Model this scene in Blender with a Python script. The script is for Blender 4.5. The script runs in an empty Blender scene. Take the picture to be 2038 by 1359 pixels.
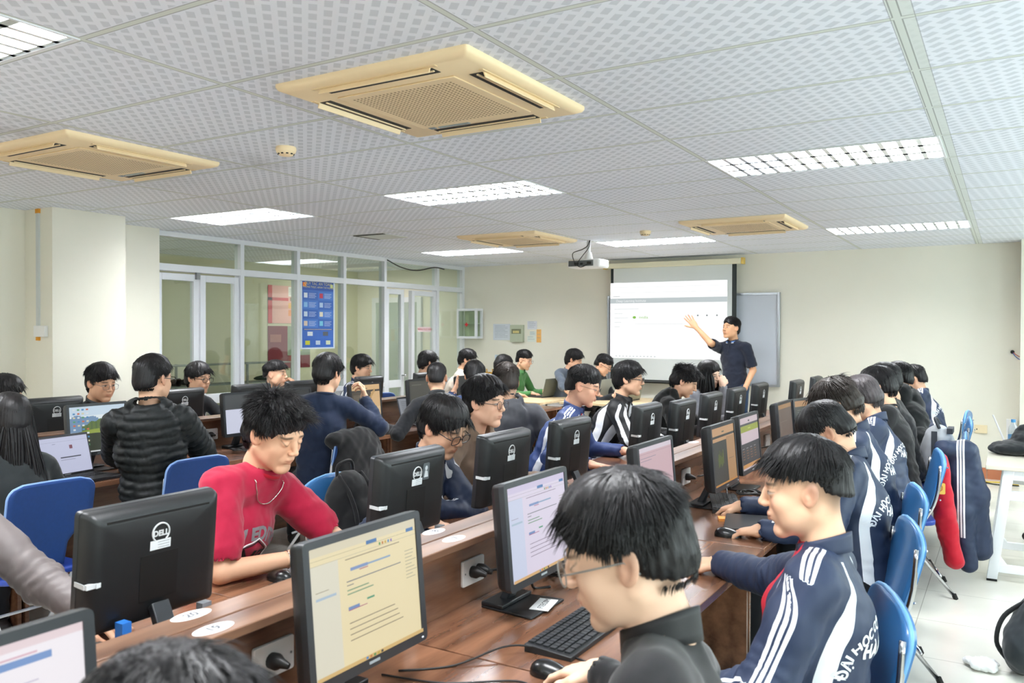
import bpy, bmesh, math, random
import numpy as np
from mathutils import Vector, Matrix, Euler
from mathutils.bvhtree import BVHTree
random.seed(7)
RNG = np.random.default_rng(7)
PI = math.pi
S = bpy.context.scene
COL = S.collection

# ------------------------------------------------------------------ materials
class X:
    """small expression wrapper around shader node sockets"""
    nt = None
    def __init__(s, v): s.v = v
    @staticmethod
    def m(op, *a):
        n = X.nt.nodes.new('ShaderNodeMath'); n.operation = op
        for i, q in enumerate(a):
            if isinstance(q, X): X.nt.links.new(q.v, n.inputs[i])
            else: n.inputs[i].default_value = q
        return X(n.outputs[0])
    def __add__(s, o): return X.m('ADD', s, o)
    __radd__ = __add__
    def __sub__(s, o): return X.m('SUBTRACT', s, o)
    def __rsub__(s, o): return X.m('SUBTRACT', o, s)
    def __mul__(s, o): return X.m('MULTIPLY', s, o)
    __rmul__ = __mul__
    def __truediv__(s, o): return X.m('DIVIDE', s, o)
    def lt(s, o): return X.m('LESS_THAN', s, o)
    def gt(s, o): return X.m('GREATER_THAN', s, o)
    def fl(s): return X.m('FLOOR', s)
    def ab(s): return X.m('ABSOLUTE', s)
    def mod(s, o): return X.m('FLOORED_MODULO', s, o)
    def mx(s, o): return X.m('MAXIMUM', s, o)
    def mn(s, o): return X.m('MINIMUM', s, o)

def hexc(h):
    h = h.lstrip('#'); c = [int(h[i:i+2], 16)/255 for i in (0, 2, 4)]
    return tuple((x/12.92 if x <= .04045 else ((x+.055)/1.055)**2.4) for x in c)
def c4(c):
    if isinstance(c, str): c = hexc(c)
    return (c[0], c[1], c[2], 1)

MATS = {}
def new_mat(name):
    m = bpy.data.materials.new(name); m.use_nodes = True
    nt = m.node_tree; b = nt.nodes['Principled BSDF']; X.nt = nt
    return m, nt, b
def mixc(nt, f, a, b):
    n = nt.nodes.new('ShaderNodeMix'); n.data_type = 'RGBA'
    for sock, v in ((n.inputs[0], f), (n.inputs[6], a), (n.inputs[7], b)):
        if isinstance(v, X): nt.links.new(v.v, sock)
        elif hasattr(v, 'links'): nt.links.new(v, sock)
        elif isinstance(v, (int, float)): sock.default_value = v
        else: sock.default_value = c4(v)
    return n.outputs[2]
def noise(nt, scale, detail=2, vec=None, rough=.5):
    n = nt.nodes.new('ShaderNodeTexNoise'); n.inputs['Scale'].default_value = scale
    n.inputs['Detail'].default_value = detail; n.inputs['Roughness'].default_value = rough
    if vec is not None: nt.links.new(vec, n.inputs['Vector'])
    return n.outputs[0]
def bump(nt, b, h, strength=.2, dist=.002):
    n = nt.nodes.new('ShaderNodeBump'); n.inputs['Strength'].default_value = strength
    n.inputs['Distance'].default_value = dist
    nt.links.new(h.v if isinstance(h, X) else h, n.inputs['Height']); nt.links.new(n.outputs[0], b.inputs['Normal'])
def objco(nt):
    return nt.nodes.new('ShaderNodeTexCoord').outputs['Object']
def posxyz(nt):
    g = nt.nodes.new('ShaderNodeNewGeometry'); s = nt.nodes.new('ShaderNodeSeparateXYZ')
    nt.links.new(g.outputs['Position'], s.inputs[0]); return X(s.outputs[0]), X(s.outputs[1]), X(s.outputs[2]), g.outputs['Position']
def attr(nt, name, out='Fac'):
    n = nt.nodes.new('ShaderNodeAttribute'); n.attribute_name = name; return n.outputs[out]

def M(name, col=(.5, .5, .5), rough=.5, metal=0, spec=.5, nscale=None, namp=.06, bmp=None, emit=None, alpha=None, sheen=0, coat=0):
    if name in MATS: return MATS[name]
    m, nt, b = new_mat(name)
    b.inputs['Base Color'].default_value = c4(col); b.inputs['Roughness'].default_value = rough
    b.inputs['Metallic'].default_value = metal; b.inputs['Specular IOR Level'].default_value = spec
    if sheen: b.inputs['Sheen Weight'].default_value = sheen
    if coat: b.inputs['Coat Weight'].default_value = coat
    if nscale:
        c = c4(col); n = noise(nt, nscale, 3, objco(nt))
        nt.links.new(mixc(nt, X(n), tuple(max(0, v*(1-namp)) for v in c[:3]), tuple(min(1, v*(1+namp)) for v in c[:3])), b.inputs['Base Color'])
    if bmp: bump(nt, b, noise(nt, bmp[0], 3, objco(nt)), bmp[1], bmp[2])
    if emit is not None:
        b.inputs['Emission Color'].default_value = c4(col); b.inputs['Emission Strength'].default_value = emit
        b.inputs['Base Color'].default_value = (.02, .02, .02, 1)
    MATS[name] = m
    return m

def mat_wood(name, dark, light, axis=1, rough=.26, scale=1.0):
    if name in MATS: return MATS[name]
    m, nt, b = new_mat(name)
    mp = nt.nodes.new('ShaderNodeMapping'); nt.links.new(objco(nt), mp.inputs[0])
    sc = [9*scale]*3; sc[axis] = 1.0*scale
    mp.inputs['Scale'].default_value = sc
    n1 = noise(nt, 1.0, 6, mp.outputs[0], .62)
    w = nt.nodes.new('ShaderNodeTexWave'); w.wave_type = 'BANDS'; w.bands_direction = 'X' if axis != 0 else 'Y'
    nt.links.new(mp.outputs[0], w.inputs[0]); w.inputs['Scale'].default_value = .35
    w.inputs['Distortion'].default_value = 9; w.inputs['Detail'].default_value = 3; w.inputs['Detail Scale'].default_value = .8
    f = (X(n1)*.9 + X(w.outputs[1])*.12 - .06)
    r = nt.nodes.new('ShaderNodeValToRGB'); nt.links.new(f.v, r.inputs[0])
    r.color_ramp.elements[0].position = .25; r.color_ramp.elements[0].color = c4(dark)
    r.color_ramp.elements[1].position = .72; r.color_ramp.elements[1].color = c4(light)
    nt.links.new(r.outputs[0], b.inputs['Base Color']); b.inputs['Roughness'].default_value = rough
    b.inputs['Coat Weight'].default_value = .25; b.inputs['Coat Roughness'].default_value = .25
    MATS[name] = m; return m

WOOD = mat_wood('walnut_laminate', '#4a2f22', '#9a6d52')
WOODX = mat_wood('walnut_ledge', '#573b2d', '#937059', rough=.30)
MAPLE = mat_wood('pale_wood', '#d8bd90', '#ecd9b4', axis=0, rough=.4)
BLACKP = M('black_plastic', '#1b1d1f', .42)
BEZEL = M('bezel_plastic', '#2a2d31', .38)
DARKP = M('dark_plastic', '#0e0f10', .5)
WHITEP = M('white_plastic', '#e9e9e8', .4)
CREAMP = M('cream_plastic', '#f1dab2', .5, nscale=8, namp=.04)
CREAMD = M('cream_grille', '#e2caa0', .6)
CHROME = M('chrome', '#c9c9cc', .18, 1)
STEEL = M('steel', '#8e9094', .35, 1)
ALU = M('white_aluminium', '#e4e7ec', .42)
PAPER = M('white_paper', '#f2f2f2', .7)
INK = M('ink', '#22242a', .7)
RUBBER = M('rubber', '#111111', .7)
CABLE = M('black_cable', '#141414', .45)
GREYPL = M('grey_plastic', '#8a8f94', .5)

def mat_wall(name, col):
    m, nt, b = new_mat(name)
    px, py, pz, pos = posxyz(nt)
    n = noise(nt, 1.2, 4, pos); c = c4(col)[:3]
    nt.links.new(mixc(nt, X(n), tuple(v*.94 for v in c), tuple(min(1, v*1.05) for v in c)), b.inputs['Base Color'])
    b.inputs['Roughness'].default_value = .75
    bump(nt, b, noise(nt, 160, 3, pos), .12, .002)
    MATS[name] = m; return m
WALL = mat_wall('cream_paint', '#e9e6d8')
WALL2 = mat_wall('beige_paint', '#d3cfb4')

def mat_ceiling():
    m, nt, b = new_mat('perforated_ceiling_tiles')
    x, y, z, pos = posxyz(nt)
    # tile lattice
    tx = (x + 1.51 + 12.0)/1.2; ty = (y - 2.264 + 12.0)/0.6
    fx = (tx - tx.fl())*1.2; fy = (ty - ty.fl())*0.6
    dx = fx.mn(1.2 - fx); dy = fy.mn(.6 - fy)
    dedge = dx.mn(dy)
    bar = dedge.lt(.011); gap = dedge.lt(.0150) * dedge.gt(.0105)
    # broad runner by the window side
    dr = (x + .295).ab(); run = dr.lt(.034); rgap = dr.lt(.037)*dr.gt(.034)
    # pattern of rectangles turned by 45 degrees
    a = (y - x)*.70711; bb = (x + y)*.70711
    cb = bb/.0462; cbi = cb.fl(); fb = cb - cbi
    ca = a/.078 + cbi*.5; fa = ca - ca.fl()
    sq = fb.gt(.22)*fb.lt(.78)*fa.gt(.17)*fa.lt(.83)
    sq = sq*dedge.gt(.02)
    base = mixc(nt, X(noise(nt, .9, 3, pos)), '#e4eaf7', '#f2f6ff')
    c1 = mixc(nt, sq*.52, base, '#b8c0cc')
    c2 = mixc(nt, bar.mx(run*.8), c1, '#d6ddd9')
    c3 = mixc(nt, (gap*.6).mx(rgap*.5), c2, '#4c5250')
    # dirt blown out of the two left-hand units
    def blob(cx, cy, r, s):
        ddx = (x-cx); ddy = (y-cy); d = X.m('SQRT', ddx*ddx + ddy*ddy)
        q = (X(noise(nt, 6, 4, pos)) - .35)*1.8
        return ((1 - (d/r)).mx(0)*q.mx(0)*s).mn(1)
    dirt = blob(-3.85, 3.35, .35, 1.0).mx(blob(-4.3, 2.25, .5, .9)).mx(blob(-2.45, 2.3, .3, .35)).mx(blob(-4.9, 3.4, .4, .5))
    c4_ = mixc(nt, dirt, c3, '#6d6c66')
    nt.links.new(c4_, b.inputs['Base Color']); b.inputs['Roughness'].default_value = .6
    bump(nt, b, (sq*-.3) + bar*.8 + run*.8, .4, .004)
    MATS['ceil'] = m; return m
CEIL = mat_ceiling()

def mat_floor():
    m, nt, b = new_mat('cream_floor_tiles')
    x, y, z, pos = posxyz(nt)
    tx = (x + 20.23)/.6; ty = (y + 20.05)/.6
    fx = (tx - tx.fl())*.6; fy = (ty - ty.fl())*.6
    d = (fx.mn(.6-fx)).mn(fy.mn(.6-fy))
    base = mixc(nt, X(noise(nt, 3, 4, pos)), '#d9d6c9', '#ebe9e0')
    nt.links.new(mixc(nt, d.lt(.0022)*.7, base, '#98948a'), b.inputs['Base Color'])
    b.inputs['Roughness'].default_value = .22
    bump(nt, b, d.gt(.003), .3, .001)
    MATS['floor'] = m; return m
FLOORM = mat_floor()

def mat_glass(name, tint=(.93, .96, .94), mixf=.0):
    m, nt, b = new_mat(name); nt.nodes.remove(b)
    out = nt.nodes['Material Output']
    t = nt.nodes.new('ShaderNodeBsdfTransparent'); t.inputs[0].default_value = c4(tint)
    g = nt.nodes.new('ShaderNodeBsdfGlossy'); g.inputs['Roughness'].default_value = .02; g.inputs[0].default_value = (1, 1, 1, 1)
    fr = nt.nodes.new('ShaderNodeLayerWeight'); fr.inputs[0].default_value = .5
    mx = nt.nodes.new('ShaderNodeMixShader'); f = X.m('POWER', X(fr.outputs[1]), 4.0)*.6 + (mixf+.03)
    nt.links.new(f.v, mx.inputs[0]); nt.links.new(t.outputs[0], mx.inputs[1]); nt.links.new(g.outputs[0], mx.inputs[2])
    nt.links.new(mx.outputs[0], out.inputs[0]); MATS[name] = m; return m
GLASS = mat_glass('window_glass', (.9, .94, .9), .03)
LENS = mat_glass('spectacle_lens', (.96, .97, .98), .01)
PET = mat_glass('clear_plastic', (.9, .95, .98), .08)

# ------------------------------------------------------------------ mesh builder
class MB:
    def __init__(s): s.v = []; s.f = []; s.mi = []; s.cur = 0
    def add(s, vs, fs, M4=None):
        o = len(s.v)
        for p in vs:
            p = Vector(p)
            s.v.append(tuple(M4 @ p) if M4 is not None else tuple(p))
        for f in fs: s.f.append([i+o for i in f]); s.mi.append(s.cur)
        return s
    def box(s, x0, y0, z0, x1, y1, z1, M4=None):
        v = [(x0,y0,z0),(x1,y0,z0),(x1,y1,z0),(x0,y1,z0),(x0,y0,z1),(x1,y0,z1),(x1,y1,z1),(x0,y1,z1)]
        return s.add(v, [(0,3,2,1),(4,5,6,7),(0,1,5,4),(1,2,6,5),(2,3,7,6),(3,0,4,7)], M4)
    def cbox(s, c, d, M4=None):
        return s.box(c[0]-d[0]/2, c[1]-d[1]/2, c[2]-d[2]/2, c[0]+d[0]/2, c[1]+d[1]/2, c[2]+d[2]/2, M4)
    def tube(s, pts, r, n=8, closed=False, caps=True, M4=None):
        P = [Vector(p) for p in pts]; m = len(P)
        rs = r if isinstance(r, (list, tuple)) else [r]*m
        vs = []; fs = []
        t0 = (P[1]-P[0]).normalized(); up = Vector((0, 0, 1)) if abs(t0.z) < .9 else Vector((1, 0, 0))
        nrm = (up - t0*up.dot(t0)).normalized()
        for i in range(m):
            if closed: t = (P[(i+1) % m]-P[i-1]).normalized()
            else: t = (P[min(i+1, m-1)]-P[max(i-1, 0)]).normalized()
            nrm = (nrm - t*nrm.dot(t)).normalized(); bn = t.cross(nrm)
            for k in range(n):
                a = 2*PI*k/n; vs.append(P[i] + (nrm*math.cos(a)+bn*math.sin(a))*rs[i])
        for i in range(m if closed else m-1):
            j = (i+1) % m
            for k in range(n): fs.append((i*n+k, i*n+(k+1) % n, j*n+(k+1) % n, j*n+k))
        if caps and not closed:
            fs.append(tuple(range(n-1, -1, -1))); fs.append(tuple((m-1)*n+k for k in range(n)))
        return s.add(vs, fs, M4)
    def lathe(s, prof, n=24, M4=None, caps=True):
        vs = []; fs = []
        for (r, z) in prof:
            for k in range(n): a = 2*PI*k/n; vs.append((r*math.cos(a), r*math.sin(a), z))
        m = len(prof)
        for i in range(m-1):
            for k in range(n): fs.append((i*n+k, i*n+(k+1) % n, (i+1)*n+(k+1) % n, (i+1)*n+k))
        if caps: fs.append(tuple(range(n-1, -1, -1))); fs.append(tuple((m-1)*n+k for k in range(n)))
        return s.add(vs, fs, M4)
    def prism(s, poly, z0, z1, M4=None):
        n = len(poly); vs = [(p[0], p[1], z0) for p in poly] + [(p[0], p[1], z1) for p in poly]
        fs = [tuple(range(n-1, -1, -1)), tuple(range(n, 2*n))] + [(i, (i+1) % n, n+(i+1) % n, n+i) for i in range(n)]
        return s.add(vs, fs, M4)
    def ell(s, c, r, n=16, m=10, M4=None):
        vs = []; fs = []
        for i in range(m+1):
            th = PI*i/m
            for k in range(n):
                a = 2*PI*k/n
                vs.append((c[0]+r[0]*math.sin(th)*math.cos(a), c[1]+r[1]*math.sin(th)*math.sin(a), c[2]-r[2]*math.cos(th)))
        for i in range(m):
            for k in range(n): fs.append((i*n+k, i*n+(k+1) % n, (i+1)*n+(k+1) % n, (i+1)*n+k))
        return s.add(vs, fs, M4)
    def quad(s, a, b, c, d): return s.add([a, b, c, d], [(0, 1, 2, 3)])
    def surf(s, fn, nu, nv, closeu=False, M4=None):
        vs = [fn(i/(nu), j/(nv)) for i in range(nu+(0 if closeu else 1)) for j in range(nv+1)]
        fs = []; U = nu if closeu else nu+1
        for i in range(nu):
            for j in range(nv):
                a = i*(nv+1)+j; b = ((i+1) % U)*(nv+1)+j
                fs.append((a, b, b+1, a+1))
        return s.add(vs, fs, M4)
    def text(s, txt, size, M4, ext=0.0, bold=0.0, align='CENTER'):
        v, f = text_mesh(txt, size, ext, bold, align)
        return s.add(v, f, M4)
    def build(s, name, mats, parent=None, smooth=False, bevel=0, bseg=2, solid=0, sub=0, loc=None):
        me = bpy.data.meshes.new(name); me.from_pydata([tuple(v) for v in s.v], [], s.f); me.validate()
        if not isinstance(mats, (list, tuple)): mats = [mats]
        for m in mats: me.materials.append(m)
        if len(mats) > 1 and len(me.polygons) == len(s.mi): me.polygons.foreach_set('material_index', s.mi)
        o = bpy.data.objects.new(name, me); COL.objects.link(o)
        if parent is not None: o.parent = parent
        if loc is not None: o.location = loc
        if smooth:
            me.polygons.foreach_set('use_smooth', [True]*len(me.polygons))
            if smooth != 'all':
                try: me.set_sharp_from_angle(angle=math.radians(40))
                except Exception: pass
        if solid:
            md = o.modifiers.new('s', 'SOLIDIFY'); md.thickness = solid; md.offset = 0
        if bevel:
            md = o.modifiers.new('b', 'BEVEL'); md.width = bevel; md.segments = bseg; md.limit_method = 'ANGLE'; md.angle_limit = math.radians(40)
            me.polygons.foreach_set('use_smooth', [True]*len(me.polygons))
            try: me.set_sharp_from_angle(angle=math.radians(75))
            except Exception: pass
        if sub:
            md = o.modifiers.new('u', 'SUBSURF'); md.levels = sub; md.render_levels = sub
        return o

_TC = {}
def text_mesh(txt, size=1, ext=0, bold=0, align='CENTER'):
    key = (txt, size, ext, bold, align)
    if key in _TC: return _TC[key]
    cu = bpy.data.curves.new('t', 'FONT'); cu.body = txt; cu.size = size; cu.extrude = ext; cu.offset = bold
    cu.align_x = align; cu.align_y = 'CENTER'; cu.resolution_u = 3
    o = bpy.data.objects.new('t', cu); COL.objects.link(o)
    bpy.context.view_layer.update()
    dg = bpy.context.evaluated_depsgraph_get()
    me = o.evaluated_get(dg).to_mesh()
    v = [tuple(p.co) for p in me.vertices]; f = [tuple(p.vertices) for p in me.polygons]
    o.evaluated_get(dg).to_mesh_clear()
    bpy.data.objects.remove(o); bpy.data.curves.remove(cu)
    _TC[key] = (v, f); return _TC[key]

def tag(o, label, cat, group=None, kind=None):
    o['label'] = label; o['category'] = cat
    if group: o['group'] = group
    if kind: o['kind'] = kind
    return o
def thing(name, label, cat, loc=(0, 0, 0), rz=0, group=None):
    o = bpy.data.objects.new(name, None); COL.objects.link(o)
    o.location = loc; o.rotation_euler = (0, 0, rz); o.empty_display_size = .05
    return tag(o, label, cat, group)
def struct(o, label=None):
    o['kind'] = 'structure'
    if label: o['label'] = label
    return o
KIDS = {}
def copy_tree(o, parent=None):
    c = o.copy(); COL.objects.link(c); c.parent = parent
    for ch in [k for k in bpy.data.objects if k.parent == o]: copy_tree(ch, c)
    return c
def dup(o, loc, rz, label, group=None):
    c = copy_tree(o); c.location = loc; c.rotation_euler = (0, 0, rz); c['label'] = label
    if group: c['group'] = group
    return c
def T(loc=(0, 0, 0), rx=0, ry=0, rz=0):
    return Matrix.Translation(Vector(loc)) @ Euler((rx, ry, rz)).to_matrix().to_4x4()
def rrect(w, h, r, n=4, cx=0, cy=0):
    pts = []
    for (sx, sy, a0) in ((1, 1, 0), (-1, 1, PI/2), (-1, -1, PI), (1, -1, 1.5*PI)):
        for k in range(n+1):
            a = a0 + PI/2*k/n
            pts.append((cx+sx*(w/2-r)+r*math.cos(a), cy+sy*(h/2-r)+r*math.sin(a)))
    return pts
def smooth_path(pts, n=6):
    P = [Vector(p) for p in pts]; out = []
    for i in range(len(P)-1):
        p0 = P[max(i-1, 0)]; p1 = P[i]; p2 = P[i+1]; p3 = P[min(i+2, len(P)-1)]
        for k in range(n):
            t = k/n
            out.append(.5*((2*p1)+(-p0+p2)*t+(2*p0-5*p1+4*p2-p3)*t*t+(-p0+3*p1-3*p2+p3)*t**3))
    out.append(P[-1]); return out

# ------------------------------------------------------------------ camera
f_ = 1649.1
YAW, PIT, ROL, CAMZ = .5406, -.0114, .0029, 1.6
cy_, sy_ = math.cos(YAW), math.sin(YAW)
fw = Vector((-sy_*math.cos(PIT), cy_*math.cos(PIT), math.sin(PIT))); rt = Vector((cy_, sy_, 0)); up = rt.cross(fw)
r2 = rt*math.cos(ROL)+up*math.sin(ROL); u2 = -rt*math.sin(ROL)+up*math.cos(ROL)
cam = bpy.data.cameras.new('camera'); co = bpy.data.objects.new('camera', cam); COL.objects.link(co)
co.matrix_world = Matrix(((r2.x, u2.x, -fw.x, 0), (r2.y, u2.y, -fw.y, 0), (r2.z, u2.z, -fw.z, CAMZ), (0, 0, 0, 1)))
cam.sensor_width = 36; cam.lens = f_*36/2038; cam.clip_start = .05
cam.dof.use_dof = True; cam.dof.focus_distance = 4.6; cam.dof.aperture_fstop = 6.0
S.camera = co

# ------------------------------------------------------------------ room
H = 2.589; YF = 10.5; YB = -3.6; XR = 2.4; XP = -7.2
def wallbox(name, x0, y0, z0, x1, y1, z1, m=WALL):
    return struct(MB().box(x0, y0, z0, x1, y1, z1).build(name, m))
wallbox('wall_front', XP-4, YF, 0, XR+.2, YF+.15, H+.2)
wallbox('wall_back', XP-4, YB-.15, 0, XR+.2, YB, H+.2)
# window wall on the right, with three openings
mb = MB(); WINS = [(-2.9, -.9), (-.1, 1.9), (2.7, 4.7), (5.5, 7.5), (8.1, 9.7)]; ZS, ZT = .9, 2.3
mb.box(XR, YB, 0, XR+.15, YF, ZS); mb.box(XR, YB, ZT, XR+.15, YF, H+.2)
ys = [YB] + [q for w in WINS for q in w] + [YF]
for i in range(0, len(ys), 2): mb.box(XR, ys[i], ZS, XR+.15, ys[i+1], ZT)
struct(mb.build('wall_right', WALL))
for k, (a, b_) in enumerate(WINS):
    w = bpy.data.objects.new('window_%d' % (k+1), None); COL.objects.link(w); struct(w)
    fr = MB()
    for (p, q) in ((a, a+.06), (b_-.06, b_), ((a+b_)/2-.03, (a+b_)/2+.03)): fr.box(XR+.04, p, ZS, XR+.1, q, ZT)
    for (p, q) in ((ZS, ZS+.06), (ZT-.06, ZT), (1.9, 1.94)): fr.box(XR+.041, a, p, XR+.099, b_, q)
    fr.build('window_frame', ALU, w)
    MB().box(XR+.065, a+.01, ZS+.01, XR+.072, b_-.01, ZT-.01).build('window_pane', GLASS, w)
    cu = MB(); n = 26
    for (c0, c1) in ((a-.1, a+.35), (b_-.35, b_+.1)):
        cu.surf(lambda u, v, c0=c0, c1=c1: (XR-.06+.025*math.sin(u*38), c0+(c1-c0)*u, .7+1.7*v), 60, 1)
    tag(cu.build('curtain', M('curtain_cloth', '#eceef2', .85), smooth='all', solid=.002), 'white curtains drawn back from window %s on the right-hand wall' % ('nearest the rear', 'second from the rear', 'in the middle', 'second from the front', 'nearest the front')[k], 'curtain', 'curtains at the windows')
wallbox('trim_1', .1, YF-.3, 0, .55, YF, H)
# left side
wallbox('wall_left', -7.25, YB, 0, -6.95, 3.79, H+.2)
wallbox('trim_2', -7.2, 3.79, 0, -6.56, 4.43, H)
wallbox('trim_3', -7.28, 4.43, 0, -7.05, 5.12, H)
# floor and ceiling
struct(MB().box(XP-4, YB, -.12, XR+.2, YF+.2, 0).build('floor', FLOORM))
X0 = -1.51; Y0 = 2.264
LIGHTS = [(-4, 4), (-2, 4), (0, 4), (-4, 10), (-2, 10), (0, 10), (-2, -2), (0, -2), (-4, -2), (-2, -8), (0, -8)]  # entries past the left-edge light are out of view, added for lighting
VENT = (-4, 7)
mb = MB(); lc = set(LIGHTS)
for i in range(-9, 5):
    for j in range(-11, 15):
        xa, xb = X0+1.2*i, X0+1.2*(i+1); ya, yb = Y0+.6*j, Y0+.6*(j+1)
        if (i, j) in lc:
            continue
        mb.quad((xa, ya, H), (xa, yb, H), (xb, yb, H), (xb, ya, H))
struct(mb.build('ceiling', CEIL))
struct(MB().box(XP-4, YB, H+.25, XR+.2, YF+.2, H+.3).build('trim_4', WALL2))
# skirting
TERRA = M('terracotta_tiles', '#c07a58', .4, nscale=6)
mb = MB()
for k in range(44):
    x0 = XP+.2*k+.003
    if x0 < .1: mb.box(x0, YF-.012, 0, x0+.194, YF, .12)
struct(mb.build('baseboard_front', TERRA))
struct(MB().box(-6.95, YB, 0, -6.938, 3.79, .12).build('baseboard_left', TERRA))

# glass partition --------------------------------------------------------
XG = XP
mull = [5.12, 6.22, 7.05, 7.84, 8.63, 9.82, 10.5]
mb = MB(); mw = .05
for k, y in enumerate(mull):
    w_ = .03 if k in (0, 6) else mw/2
    yy = y+.03 if k == 0 else (y-.03 if k == 6 else y)
    mb.box(XG-.05, yy-w_, 0, XG+.05, yy+w_, H)
mb.box(XG-.049, 5.12, 2.20, XG+.049, 10.5, 2.27); mb.box(XG-.049, 5.12, H-.05, XG+.049, 10.5, H)
mb.box(XG-.049, 5.12, 0, XG+.049, 10.5, .06)
for a, b_ in ((6.22, 7.05), (7.05, 7.84), (7.84, 8.63), (9.82, 10.5)): mb.box(XG-.048, a, .86, XG+.048, b_, .92)
part_frame = struct(mb.build('window_6', ALU, bevel=.003))
low = MB()
for a, b_ in ((6.22, 7.05), (7.05, 7.84), (7.84, 8.63), (9.82, 10.5)):
    low.box(XG-.006, a+.02, .06, XG+.006, b_-.02, .86)
low.build('lower_panel', M('white_panel', '#e6e8ea', .5), part_frame)
pn = MB()
for a, b_ in zip(mull[:-1], mull[1:]):
    pn.box(XG-.003, a+.02, 2.26, XG+.003, b_-.02, H-.04)
for a, b_ in ((6.22, 7.05), (7.05, 7.84), (7.84, 8.63), (9.82, 10.5)): pn.box(XG-.003, a+.02, .92, XG+.003, b_-.02, 2.21)
pn.build('window_pane', GLASS, part_frame)
def gdoor(name, leaves, handles):
    d = bpy.data.objects.new(name, None); COL.objects.link(d); struct(d)
    for (a, b_) in leaves:
        st = .065; g = MB()
        g.box(XG-.03, a, .02, XG+.03, a+st, 2.18); g.box(XG-.03, b_-st, .02, XG+.03, b_, 2.18)
        g.box(XG-.03, a+st, 2.11, XG+.03, b_-st, 2.18); g.box(XG-.03, a+st, .02, XG+.03, b_-st, .14); g.box(XG-.03, a+st, .84, XG+.03, b_-st, .94)
        lf = g.build('door_leaf', ALU, d, bevel=.003)
        MB().box(XG-.003, a+st, .94, XG+.003, b_-st, 2.11).box(XG-.003, a+st, .14, XG+.003, b_-st, .84).build('door_pane', GLASS, lf)
    for y in handles:
        MB().tube([(XG+.03, y, 1.0), (XG+.08, y, 1.0)], .012, 10).ell((XG+.09, y, 1.0), (.022, .022, .022)).build('door_handle', CHROME, d, smooth=True)
    return d
gdoor('door_1', [(5.17, 5.67), (5.69, 6.19)], [])
MB().box(XG+.03, 5.62, 2.13, XG+.06, 5.66, 2.2).build('door_stop', STEEL, bpy.data.objects['door_1'])
gdoor('door_2', [(8.66, 9.05), (9.22, 9.79)], [9.0])
# corridor behind the glass
wallbox('wall_corridor', -9.4, YB, 0, -9.3, 11.0, H, WALL2)
def part_box(name, m, parent, *b, **k): return MB().box(*b).build(name, m, parent, **k)
d3 = bpy.data.objects.new('door_3', None); COL.objects.link(d3); struct(d3)
MB().box(-8.95, YF-.05, 0, -8.87, YF, 2.15).box(-8.03, YF-.05, 0, -7.95, YF, 2.15).box(-8.87, YF-.05, 2.07, -8.03, YF, 2.15).build('door_frame', ALU, d3)
MB().box(-8.87, YF-.04, 0, -8.03, YF-.01, 2.07).build('door_leaf', M('door_grey_green', '#aebab4', .35), d3)
MB().tube([(-8.1, YF-.08, .95), (-8.1, YF-.08, 1.08)], .012, 8).build('door_handle', CHROME, d3)
# things on the corridor side
def rack(loc):
    r = thing('shoe_rack', 'grey metal shoe rack standing in the corridor behind the glass partition', 'rack', loc)
    f = MB()
    for y in (-1.3, -.4, .5, 1.3):
        for x in (-.14, .14): f.box(x-.012, y-.012, 0, x+.012, y+.012, 1.18)
    for z in (1.16, .9, .6, .3): f.box(-.15, -1.31, z, .15, 1.31, z+.015)
    f.build('frame', M('grey_rack', '#7f8683', .5), r); return r
rack((-8.9, 7.2, 0))
def shoe(loc, rz, c, label, s=1.0):
    mb = MB().surf(lambda u, v: (
        (.045*(1-.25*u)*math.sin(2*PI*v))*(1 if u < .97 else .3), -.13+.27*u,
        .05*(1.0-.45*u)+(.045*(1.15-.7*u))*math.cos(2*PI*v)*(1 if u < .97 else .4)), 8, 12)
    o = mb.build('shoe', M('shoe_'+c, c, .6), smooth='all'); o.location = loc; o.rotation_euler = (0, 0, rz); o.scale = (s, s, s)
    return tag(o, label, 'shoe', 'shoes on the corridor rack')
for k, (y, c) in enumerate(((6.25, '#5a2630'), (6.42, '#7b2f35'), (6.62, '#24262a'), (6.8, '#2c2f33'), (8.1, '#3c4a3c'), (8.3, '#23312b'))):
    shoe((-8.88, y, .92), .6+.5*k, c, ['maroon shoe at the near end of the corridor rack', 'red-brown shoe beside the maroon one on the corridor rack', 'black shoe in the middle of the corridor rack', 'dark grey shoe next to the black one on the rack', 'olive shoe at the far end of the corridor rack', 'dark green shoe last on the corridor rack'][k])
# posters
def poster(name, label, x, y0, y1, z0, z1, build_fn, cat='poster', face=1):
    t = thing(name, label, cat, (x, (y0+y1)/2, z0)); W, Hh = y1-y0, z1-z0
    mb = MB(); mats = []; idx = {}
    def rect(u0, v0, u1, v1, c, lift=1):
        if c not in idx: idx[c] = len(mats); mats.append(M('print_'+c, c, .5))
        mb.cur = idx[c]
        mb.box(0, (u0-.5)*W, v0*Hh, .002+.0006*lift, (u1-.5)*W, v1*Hh)
    def txt(s_, u, v, size, c):
        if c not in idx: idx[c] = len(mats); mats.append(M('print_'+c, c, .5))
        mb.cur = idx[c]
        mb.text(s_, size, Matrix.Translation((.006, (u-.5)*W, v*Hh)) @ Matrix(((0, 0, 1, 0), (1, 0, 0, 0), (0, 1, 0, 0), (0, 0, 0, 1))), 0)
    build_fn(rect, txt, W, Hh)
    mb.build('sheet', mats, t); return t
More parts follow.
